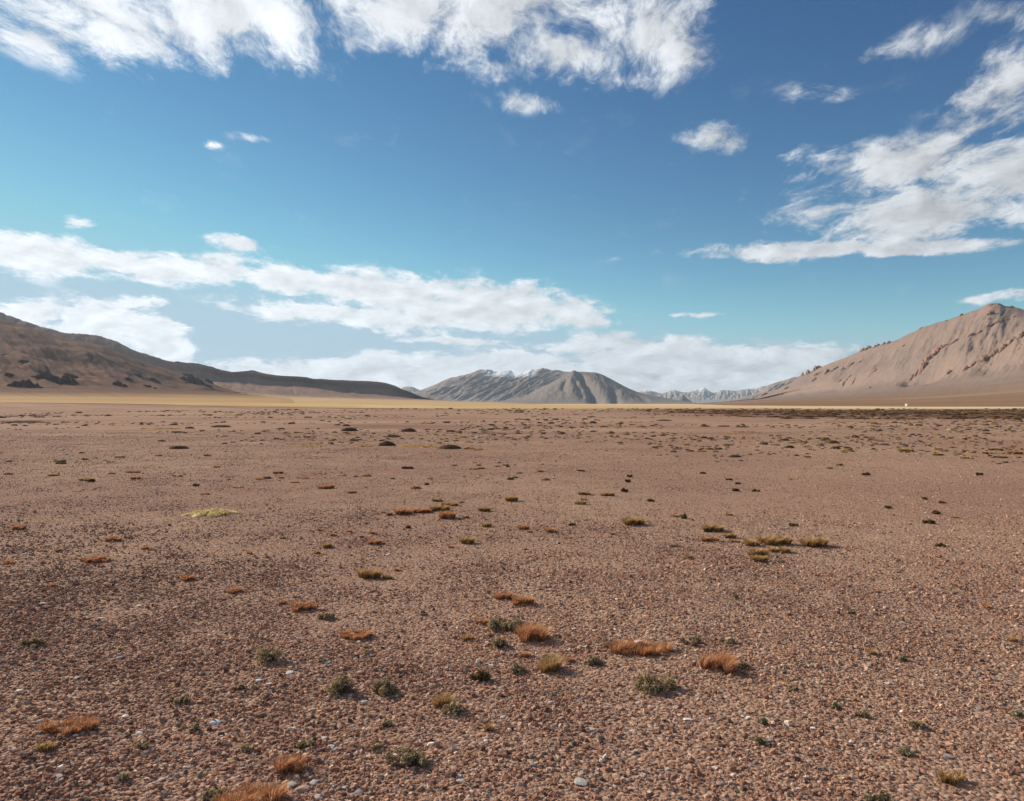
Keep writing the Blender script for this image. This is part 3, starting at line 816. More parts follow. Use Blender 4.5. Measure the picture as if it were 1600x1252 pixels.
def build_gravel():
    r = np.random.default_rng(5)
    # sample distance with the wanted density, then sideways
    ds = np.linspace(2.1, 40, 4000)
    dens = 5200 * np.minimum(1, (5.0 / ds) ** 1.85)
    halfw = 0.76 * ds + 0.9
    cum = np.cumsum(dens * 2 * halfw) * (ds[1] - ds[0])
    N = int(cum[-1])
    d = np.interp(r.random(N) * cum[-1], cum, ds)
    x = (r.random(N) * 2 - 1) * (0.76 * d + 0.9)
    keep = r.random(N) < np.clip(0.72 + 1.0 * fbm(x * 0.9, d * 0.9, 3, 2) + 0.5 * perlin(x * 0.3, d * 0.3, 12), 0.16, 1)
    x, d = x[keep], d[keep]; N = len(x)
    coarse = 1 + 0.38 * sstep(1.5, -3.0, x) * sstep(6.5, 3.0, d) + 0.35 * np.clip(fbm(x * 0.5, d * 0.5, 3, 8), -.5, 1)
    size = np.exp(r.normal(math.log(0.0051), 0.48, N)) * coarse * (1 + d / 18)        # half width
    size = np.clip(size, 0.003, 0.014 * (1 + d / 14))
    near = (d < 6.0 + 5.0 * r.random(N)) & (size > 0.0046)
    parts = []
    for mask, ns, two in ((near, 6, True), (~near, 5, False)):
        n = mask.sum()
        X, Y, S = x[mask], d[mask], size[mask]
        Z = ground_z(X, Y)
        a0 = r.random(n) * 6.283
        el = 0.62 + 0.38 * r.random(n)
        yaw = r.random(n) * 6.283
        hh = S * (0.24 + 0.42 * r.random(n) + 0.5 * (r.random(n) < .12))
        tx, ty = r.normal(0, 0.22, n), r.normal(0, 0.22, n)
        k = np.arange(ns)[None, :]
        ang = a0[:, None] + (k + 0.35 * (r.random((n, ns)) - .5) * 2) * (6.283 / ns)
        rad = 0.8 + 0.4 * r.random((n, ns))
        lx = np.cos(ang) * rad; ly = np.sin(ang) * rad * el[:, None]
        cy, sy = np.cos(yaw)[:, None], np.sin(yaw)[:, None]
        bx, by = (lx * cy - ly * sy) * S[:, None], (lx * sy + ly * cy) * S[:, None]
        base = np.stack([X[:, None] + bx, Y[:, None] + by, np.repeat((Z - 0.35 * hh)[:, None], ns, 1)], -1)
        if two:
            sh = 0.50 + 0.38 * r.random((n, ns))
            ox = (r.random(n) - .5) * S * 0.5; oy = (r.random(n) - .5) * S * 0.5
            t_x = bx * sh + ox[:, None]; t_y = by * sh + oy[:, None]
            tz = (Z + hh)[:, None] + t_x * tx[:, None] + t_y * ty[:, None] + (r.random((n, ns)) - .5) * (hh * 0.35)[:, None]
            top = np.stack([X[:, None] + t_x, Y[:, None] + t_y, tz], -1)
            V = np.concatenate([base, top], 1)                   # n, 12, 3
            nvv = 2 * ns
            o = (np.arange(n) * nvv)[:, None]
            side = np.stack([k + 0 * o, (k + 1) % ns + 0 * o, ns + (k + 1) % ns + 0 * o, ns + k + 0 * o], -1) + o[..., None]
            topf = (ns + np.arange(ns))[None, :] + o
            lv = np.concatenate([side.reshape(n, -1), topf], 1).ravel()
            tot = np.tile([4] * ns + [ns], n)
        else:
            ap = np.stack([X + (r.random(n) - .5) * S * .7, Y + (r.random(n) - .5) * S * .7, Z + hh], -1)[:, None, :]
            V = np.concatenate([base, ap], 1)
            nvv = ns + 1
            o = (np.arange(n) * nvv)[:, None]
            side = np.stack([k + 0 * o, (k + 1) % ns + 0 * o, ns + 0 * k + 0 * o], -1) + o[..., None]
            lv = side.reshape(n, -1).ravel()
            tot = np.tile([3] * ns, n)
        ci = r.choice(len(PAL), n, p=PALW / PALW.sum())
        c = PAL[ci] * (0.8 + 0.4 * r.random((n, 1)))
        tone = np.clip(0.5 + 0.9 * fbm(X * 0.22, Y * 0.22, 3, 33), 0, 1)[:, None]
        tone = tone * sstep(-6.0, 1.5, X - 0.15 * (Y - 6))[:, None] ** .6  # light fall-off painted into the stone colours: darker towards the left
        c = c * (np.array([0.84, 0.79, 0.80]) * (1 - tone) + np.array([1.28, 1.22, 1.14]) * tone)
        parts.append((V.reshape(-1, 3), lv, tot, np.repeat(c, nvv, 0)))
    off = 0; CO = []; LV = []; TT = []; CC = []
    for V, lv, tot, c in parts:
        CO.append(V); LV.append(lv + off); TT.append(tot); CC.append(c); off += len(V)
    tot = np.concatenate(TT)
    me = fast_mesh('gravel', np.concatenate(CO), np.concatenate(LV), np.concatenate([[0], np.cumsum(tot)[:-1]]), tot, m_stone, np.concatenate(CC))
    o = bpy.data.objects.new('gravel', me)
    COL.objects.link(o)
    o['kind'] = 'stuff'
    tag(o, 'reddish brown angular gravel covering the plain', 'gravel')


m_stone = attr_material('gravel_stone', 0.85, grain=180.0)
build_gravel()


# ------------------------------------------------------------------ plants and stones
m_grass = attr_material('dry_grass_blades', 0.8, trans=0.35)
m_leaf = attr_material('shrub_leaves', 0.85, trans=0.3)
m_twig = attr_material('shrub_twigs', 0.9)
m_moss = attr_material('cushion_moss', 0.95, grain=25.0)

RUST = 1.3 * np.array([(0.43, 0.195, 0.09), (0.48, 0.24, 0.12), (0.35, 0.15, 0.07), (0.52, 0.32, 0.18)])
GOLD = 1.35 * np.array([(0.38, 0.215, 0.085), (0.46, 0.28, 0.125), (0.27, 0.15, 0.065), (0.25, 0.175, 0.075), (0.52, 0.35, 0.18)])
SAGE = np.array([(0.36, 0.265, 0.14), (0.46, 0.345, 0.20), (0.20, 0.145, 0.075), (0.54, 0.42, 0.26)])
GREEN = np.array([(0.33, 0.29, 0.16), (0.42, 0.37, 0.22), (0.25, 0.22, 0.12)])
DARK = 1.35 * np.array([(0.062, 0.042, 0.026), (0.085, 0.056, 0.032), (0.045, 0.032, 0.022)])
OCHRE = np.array([(0.40, 0.23, 0.075), (0.33, 0.19, 0.07), (0.46, 0.29, 0.11)])


def blades_mesh(name, w, dep, h, n, pal, seed, clumps=None, width=0.0032, upright=0.6):
    r = np.random.default_rng(seed)
    nc = clumps or max(6, int(w / 0.022))
    # clump centres through a lumpy footprint, thinner in the middle (old tufts open up there)
    th = r.random(nc) * 6.283
    rr = np.clip(np.sqrt(r.random(nc)) * 0.85 + 0.15 * r.random(nc), 0, 1)
    rr = rr * (1 + 0.35 * np.array([float(perlin(np.array(math.cos(t) * 1.3 + seed), np.array(math.sin(t) * 1.3), seed % 50)) for t in th]))
    cx, cy = np.cos(th) * rr * w * 0.44, np.sin(th) * rr * dep * 0.44
    ch = h * (0.65 + 0.5 * r.random(nc))
    cr = 0.075 * (w + dep) * 0.5 * (0.6 + 0.8 * r.random(nc)) + 0.006
    ci = r.integers(0, nc, n)
    a = r.random(n) * 6.283; q = np.sqrt(r.random(n))
    bx = cx[ci] + np.cos(a) * q * cr[ci]; by = cy[ci] + np.sin(a) * q * cr[ci] * 0.8
    L = ch[ci] * (0.6 + 0.7 * r.random(n))
    lean = (0.25 + 0.75 * q) * (1.1 - upright) + 0.15 * np.abs(r.normal(0, 1, n))
    dx, dy = np.cos(a) + r.normal(0, .35, n) + 0.25, np.sin(a) + r.normal(0, .35, n)
    nn = np.hypot(dx, dy) + 1e-6; dx /= nn; dy /= nn
    ww = width * (0.6 + 0.8 * r.random(n))
    sx, sy = -dy * ww * .5, dx * ww * .5
    z0 = -0.004
    mx, my, mz = bx + dx * lean * L * .42, by + dy * lean * L * .42, L * .58
    tx, ty, tz = bx + dx * lean * L * 1.25, by + dy * lean * L * 1.25, L * (1.0 - 0.22 * lean)
    V = np.stack([np.stack([bx - sx, by - sy, np.full(n, z0)], -1), np.stack([bx + sx, by + sy, np.full(n, z0)], -1),
                  np.stack([mx + sx * .8, my + sy * .8, mz], -1), np.stack([mx - sx * .8, my - sy * .8, mz], -1),
                  np.stack([tx, ty, tz], -1)], 1).reshape(-1, 3)
    o = (np.arange(n) * 5)[:, None]
    lv = np.concatenate([o + np.array([[0, 1, 2, 3]]), o + np.array([[3, 2, 4]])], 1).ravel()
    tot = np.tile([4, 3], n)
    c = pal[r.integers(0, len(pal), n)] * (0.75 + 0.5 * r.random((n, 1)))
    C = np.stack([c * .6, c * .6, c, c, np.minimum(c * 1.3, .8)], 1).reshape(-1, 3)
    return fast_mesh(name, V, lv, np.concatenate([[0], np.cumsum(tot)[:-1]]), tot, m_grass, C)


def leaves_mesh(name, w, dep, h, n, pal, seed, leaf=0.009):
    r = np.random.default_rng(seed)
    nc = max(6, int(w / 0.022))
    th = r.random(nc) * 6.283; rr = np.sqrt(r.random(nc))
    cx, cy = np.cos(th) * rr * w * .42, np.sin(th) * rr * dep * .42
    cz = h * (0.35 + 0.6 * r.random(nc)) * (1 - 0.55 * rr)
    cr = h * (0.22 + 0.2 * r.random(nc)) + 0.006
    ci = r.integers(0, nc, n)
    v = r.normal(0, 1, (n, 3)); v /= np.linalg.norm(v, axis=1, keepdims=True)
    v *= (r.random(n) ** 0.4)[:, None]
    P = np.stack([cx[ci], cy[ci], cz[ci]], -1) + v * cr[ci][:, None]
    P[:, 2] = np.maximum(P[:, 2], 0.003)
    A = r.normal(0, 1, (n, 3)); A /= np.linalg.norm(A, axis=1, keepdims=True)
    B = np.cross(A, r.normal(0, 1, (n, 3))); B /= np.linalg.norm(B, axis=1, keepdims=True) + 1e-9
    l = leaf * (0.6 + 0.9 * r.random(n))[:, None]
    V = np.stack([P - A * l, P + B * l * .42, P + A * l, P - B * l * .42], 1).reshape(-1, 3)
    V[:, 2] = np.maximum(V[:, 2], -0.002)
    c = pal[r.integers(0, len(pal), n)] * (0.7 + 0.6 * r.random((n, 1)))
    return fast_mesh(name, V, np.arange(4 * n), np.arange(n) * 4, np.full(n, 4), m_leaf, np.repeat(c, 4, 0))


def twigs_mesh(name, w, dep, h, n, seed):
    r = np.random.default_rng(seed)
    vs, fs, cs = [], [], []
    for i in range(n):
        a = r.random() * 6.283; q = math.sqrt(r.random())
        tip = np.array([math.cos(a) * q * w * .44, math.sin(a) * q * dep * .44, h * (0.55 + .4 * r.random()) * (1 - .5 * q)])
        base = np.array([tip[0] * .35, tip[1] * .35, -0.005])
        mid = (base + tip) * .5 + r.normal(0, .1, 3) * h
        rad = 0.0022 + 0.0015 * r.random()
        prev = None
        col = np.array((0.13, 0.095, 0.07)) * (0.6 + 0.8 * r.random())
        for p, rr in ((base, rad), (mid, rad * .8), (tip, rad * .3)):
            s = len(vs)
            for k in range(3):
                t = k * 2.094
                vs.append((p[0] + math.cos(t) * rr, p[1] + math.sin(t) * rr, p[2] + (0.3 * rr if k else 0)))
                cs.append(col)
            if prev is not None:
                for k in range(3):
                    fs.append((prev + k, prev + (k + 1) % 3, s + (k + 1) % 3, s + k))
            prev = s
    C = np.ones((len(vs), 4)); C[:, :3] = cs
    me = bpy.data.meshes.new(name)
    me.from_pydata(vs, [], fs)
    at = me.attributes.new('Col', 'FLOAT_COLOR', 'POINT'); at.data.foreach_set('color', C.astype(np.float32).ravel())
    me.materials.append(m_twig)
    return me


def mound_mesh(name, w, dep, h, pal, seed, material, n=26, m=9, lump=0.25, edge=0.22):
    """low lumpy dome with an irregular outline"""
    r = np.random.default_rng(seed)
    vs, fs, cs = [(0, 0, h)], [], [pal[0]]
    for j in range(1, m + 1):
        q = j / m
        for i in range(n):
            a = i / n * 6.283
            out = 1 + edge * float(fbm(np.array(math.cos(a) * 1.6 + seed), np.array(math.sin(a) * 1.6), 4, seed)) * 1.8
            x, y = math.cos(a) * q * w * .5 * out, math.sin(a) * q * dep * .5 * out
            z = h * (1 - q ** 2.3) * (1 + lump * 1.6 * float(fbm(np.array(x / w * 7 + seed), np.array(y / dep * 5), 3, seed + 5))) - (0.01 if j == m else 0)
            vs.append((x, y, z)); cs.append(pal[r.integers(0, len(pal))] * (0.8 + .4 * r.random()))
    for i in range(n):
        fs.append((0, 1 + i, 1 + (i + 1) % n))
    for j in range(m - 1):
        for i in range(n):
            a = 1 + j * n + i; b = 1 + j * n + (i + 1) % n
            fs.append((a, a + n, b + n, b))
    C = np.ones((len(vs), 4)); C[:, :3] = np.array(cs)
    me = bpy.data.meshes.new(name)
    me.from_pydata(vs, [], fs)
    at = me.attributes.new('Col', 'FLOAT_COLOR', 'POINT'); at.data.foreach_set('color', C.astype(np.float32).ravel())
    me.materials.append(material)
    me.polygons.foreach_set('use_smooth', np.ones(len(me.polygons), bool))
    return me


def stone_mesh(name, w, dep, h, col, seed):
    r = np.random.default_rng(seed)
    bm = bmesh.new()
    for _ in range(22):
        v = r.normal(0, 1, 3); v /= np.linalg.norm(v)
        v = np.sign(v) * np.abs(v) ** 0.8
        bm.verts.new((v[0] * w * .5, v[1] * dep * .5, v[2] * h * .5))
    res = bmesh.ops.convex_hull(bm, input=bm.verts)
    for v in [v for v in bm.verts if not v.link_faces]:
        bm.verts.remove(v)
    me = bpy.data.meshes.new(name)
    bm.to_mesh(me); bm.free()
    at = me.attributes.new('Col', 'FLOAT_COLOR', 'POINT')
    C = np.ones((len(me.vertices), 4)); C[:, :3] = np.array(col)
    at.data.foreach_set('color', C.astype(np.float32).ravel())
    me.materials.append(m_stone)
    return me


def child(name, me, parent):
    o = bpy.data.objects.new(name, me)
    COL.objects.link(o); o.parent = parent
    if name in ('blades', 'stems', 'leaves', 'twigs', 'shoots'):
        o['kind'] = 'stuff'          # far too fine to pick apart
    return o


THINGS = []      # (object, cx, py, kind, short, fixed label or None)
MESH = {}


def geom(cx, py, w, h):
    x, y = px(cx, py)
    k = y / F
    W = w * k
    hp = h
    # split the picture height of the plant into ground depth and standing height
    dep = min(W * 0.6, 0.6 * hp * y * y / (F * H))
    hgt = max(0.35 * hp * k, hp * k - 0.75 * dep * H / y)
    y += dep * 0.5
    x *= y / (y - dep * 0.5)
    return x, y, float(ground_z(x, y)), W, max(dep, W * 0.28), hgt


def plant(kind, cx, py, w, h, short=None, label=None, seed=None):
    seed = seed or int(cx * 7 + py * 13) % 9973
    x, y, z, W, dep, hg = geom(cx, py, w, h)
    if kind in 'RGS':
        W *= {'R': 1.06, 'G': 0.96, 'S': 1.12}[kind]; dep *= {'R': 1.35, 'G': 0.95, 'S': 1.3}[kind]; hg *= {'R': 0.78, 'G': 0.80, 'S': 1.0 if w > 25 else 0.65}[kind]
    if kind in 'RG':
        pal = RUST if kind == 'R' else GOLD
        hg = max(hg * 1.15, 0.024)
        nb = int(min(3200, 300 + W * dep * 24000)) if w >= 16 else int(60 + w * 16)
        bw = max(0.0032, 0.0007 * y)
        if w >= 16:
            o = empty('grass_tuft', (x, y, z))
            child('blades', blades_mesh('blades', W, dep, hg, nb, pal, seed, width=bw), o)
            child('thatch', mound_mesh('thatch', W * .6, dep * .6, hg * .25, pal * .5, seed + 1, m_moss, 18, 5, .5), o)
        else:
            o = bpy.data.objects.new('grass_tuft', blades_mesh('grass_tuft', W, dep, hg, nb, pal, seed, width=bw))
            o.location = (x, y, z); COL.objects.link(o)
        cat = 'grass tuft'
    elif kind in 'SEK':
        pal = {'S': SAGE, 'E': GREEN, 'K': SAGE * np.array([.48, .42, .36])}[kind]
        hg = max(hg * 1.1, 0.03)
        nl = int(min(3000, 300 + W * dep * 30000)) if w >= 26 or kind == 'K' else int(70 + w * 7)
        lf = max(0.008, 0.0011 * y)
        if w >= 14:
            o = empty('low_shrub', (x, y, z))
            child('leaves', leaves_mesh('leaves', W, dep, hg, nl, pal, seed, lf), o)
            child('twigs', twigs_mesh('twigs', W, dep, hg, 46 if w >= 26 else 16, seed + 3), o)
        else:
            o = bpy.data.objects.new('low_shrub', leaves_mesh('low_shrub', W, dep, hg, nl, pal, seed, lf))
            o.location = (x, y, z); COL.objects.link(o)
        cat = 'shrub'
    elif kind == 'D':
        o = empty('cushion_plant', (x, y, z))
        hg = max(h * y / F * 0.62, 0.05)
        dep = max(dep, W * .5)
        child('cushion', mound_mesh('cushion', W, dep, hg, DARK, seed, m_moss, 30, 9, .22, .14), o)
        child('stems', blades_mesh('stems', W * .95, dep * .95, hg * 1.12, int(220 + W * 160), DARK * 1.5, seed + 2, width=0.012, upright=0.8), o)
        cat = 'cushion plant'
    elif kind == 'O':          # flat ochre grass mat
        o = empty('grass_mat', (x, y, z))
        child('mat', mound_mesh('mat', W, dep, 0.03, OCHRE, seed, m_moss, 40, 6, .6, .6), o)
        child('blades', blades_mesh('blades', W, dep, 0.07, int(300 + W * 120), OCHRE, seed + 2, width=max(.004, .0005 * y), clumps=int(10 + W * 6)), o)
        cat = 'grass mat'
    THINGS.append((o, cx, py, kind, short, label, w, cat))
    return o


def stone(cx, py, w, h, col, label=None, zoff=0.0, flat=1.0):
    x, y = px(cx, py)
    k = math.hypot(y, H) / F
    W = w * k; Hh = max(W * .26, h * k * .42) * flat
    seed = int(cx * 3 + py * 5)
    r = random.Random(seed)
    o = bpy.data.objects.new('stone', stone_mesh('stone', W, W * (.6 + .35 * r.random()), Hh, col, seed))
    o.location = (x, y, float(ground_z(x, y)) + Hh * .28 + zoff)
    o.rotation_euler = (r.uniform(-.15, .15), r.uniform(-.15, .15), r.uniform(-.5, .5))
    COL.objects.link(o)
    THINGS.append((o, cx, py, 'T', None, label, w, 'stone'))
    return o


# --- landmarks: (kind, cx, base py, width, height, short name used by neighbours, own label)
LM = [
    ('R', 1001, 1025, 106, 27, 'long rust grass mat', 'longest rust-orange grass tuft, with a white stone lying in it'),
    ('R', 1123, 1052, 64, 33, 'ring-shaped rust tuft', 'ring-shaped rust tuft with a bare middle, right of the long rust one'),
    ('S', 1023, 1084, 64, 34, 'wide sage shrub', 'wide grey-green shrub in front of the long rust grass tuft'),
    ('R', 835, 1004, 58, 33, 'bushy orange tuft', 'bushy orange tuft at the right end of a grey-green shrub, near the middle'),
    ('S', 791, 990, 64, 24, 'stretched sage shrub', 'stretched grey-green shrub running into the left side of a bushy orange tuft'),
    ('G', 854, 1052, 60, 30, 'shaggy golden tuft', 'shaggy golden-brown tuft with a dark shadow, in front of the bushy orange tuft'),
    ('R', 818, 949, 44, 20, 'rust tuft pair', 'larger front tuft of the rust pair far behind the bushy orange one'),
    ('R', 784, 938, 34, 15, None, 'smaller rear tuft of the rust pair far behind the bushy orange one'),
    ('S', 420, 1036, 40, 30, 'dark bushy shrub', 'dark bushy shrub standing alone on the left gravel'),
    ('S', 538, 1088, 46, 34, 'paired shrubs', 'left and taller shrub of the grey-green pair on the left gravel'),
    ('S', 595, 1090, 50, 28, None, 'right and wider shrub of the grey-green pair on the left gravel'),
    ('R', 558, 999, 52, 17, 'split orange tuft', 'orange grass tuft in two humps behind the pair of grey-green shrubs'),
    ('R', 467, 956, 44, 18, 'flat orange tuft', 'flat orange tuft with a small grey shrub at its right end, left side'),
    ('S', 634, 1204, 70, 34, 'sprawling front shrub', 'sprawling grey-green shrub near the bottom edge with dug-up earth before it'),
    ('R', 463, 1208, 52, 34, 'round rust tuft', 'rounded dark rust tuft among pale stones near the bottom edge'),
    ('R', 393, 1272, 104, 50, 'cut-off rust tuft', 'big rust tuft cut off by the bottom edge of the picture'),
    ('G', 693, 1108, 34, 28, 'brown-and-green clump', 'brown left half of the mixed clump below the middle'),
    ('S', 709, 1118, 28, 24, None, 'green right half of the mixed brown and green clump below the middle'),
    ('R', 110, 1150, 76, 32, 'thin faded tuft', 'thin faded brown grass tuft at the lower left'),
    ('S', 48, 1014, 38, 16, 'left-edge grey shrub', 'low dark grey shrub near the left edge beside a pale stone'),
    ('R', 152, 880, 36, 12, 'far-left orange tuft', 'orange tuft with a shadow on its right, far left middle distance'),
    ('R', 176, 847, 29, 10, None, 'bright rust tuft behind and right of the far left orange one'),
    ('G', 579, 905, 42, 18, 'straw tuft', 'straw-coloured tuft with a smaller one trailing on its right, left of centre'),
    ('G', 1270, 856, 52, 17, 'lone golden tuft', 'golden tuft with a long shadow, rightmost of the right-hand cluster'),
    ('G', 1208, 853, 52, 17, 'golden cluster', 'longest and rearmost golden tuft of the right-hand cluster'),
    ('G', 1174, 854, 28, 12, None, 'small golden tuft at the left rear of the right-hand cluster'),
    ('G', 1218, 865, 36, 12, None, 'golden tuft in the middle of the right-hand cluster, with a shadow on its right'),
    ('G', 1188, 871, 36, 16, None, 'upright golden tuft at the left of the right-hand cluster'),
    ('G', 1187, 879, 28, 12, None, 'nearest small golden tuft of the right-hand cluster'),
    ('G', 1117, 832, 42, 13, 'shrub-backed golden tuft', 'golden tuft with a dark shrub against its near side, left of the right-hand cluster'),
    ('G', 988, 822, 40, 15, 'dark straw tuft', 'dark straw tuft with deep shadow, alone behind the centre right'),
    ('G', 688, 800, 34, 11, 'tan tuft row', 'right end of the row of three tan tufts left of centre'),
    ('R', 658, 802, 30, 9, None, 'middle tuft of the row of three tan tufts left of centre'),
    ('R', 629, 805, 28, 11, None, 'left end of the row of three tan tufts left of centre'),
    ('G', 730, 851, 30, 12, 'central brown tuft', 'brown tuft with a dark right side, alone left of the centre line'),
    ('D', 546, 674, 29, 8, 'left dark dome', 'dark cushion dome with two small dark bits behind it'),
    ('D', 639, 675, 27, 8, 'middle dark dome', 'dark cushion dome on the far gravel between two others'),
    ('D', 605, 697, 28, 10, 'nearest dark dome', 'nearest and roundest dark cushion dome on the far gravel'),
    ('D', 280, 702, 33, 7, 'far left dark cushion', 'dark flat cushion plant alone on the left of the far gravel'),
    ('D', 345, 668, 35, 5, 'long dark cushion', 'long low dark cushion far off on the left'),
    ('D', 703, 702, 40, 9, 'lumpy dark cushion', 'lumpy dark cushion growing out of an ochre grass strip'),
    ('G', 1488, 1228, 36, 26, 'shadowed lower-right tuft', 'upright brown tuft with a strong dark shadow at the lower right'),
    ('S', 1376, 1262, 52, 26, 'bottom-edge shrub', 'pale grey-green shrub cut by the bottom edge, right of centre'),
]
for k, cx, py, w, h, sh, lab in LM:
    plant(k, cx, py, w, h, sh, lab)

# yellow moss mat
x, y, z, W, dep, hg = geom(331, 807, 78, 13)
ym = empty('moss_mat', (x, y, z))
YEL = np.array([(0.62, 0.455, 0.20), (0.54, 0.385, 0.16), (0.70, 0.54, 0.27), (0.44, 0.29, 0.12)])
child('mat', mound_mesh('mat', W, 0.62, 0.055, YEL, 77, m_moss, 48, 12, .55, .40), ym)
child('shoots', blades_mesh('shoots', W * .95, .58, 0.06, 900, YEL, 78, width=0.008, clumps=60, upright=.8), ym)
tag(ym, 'flat yellow moss mat lying on the gravel left of centre', 'moss mat')
THINGS.append((ym, 331, 804, 'M', 'yellow moss mat', ym['label'], 78, 'moss mat'))

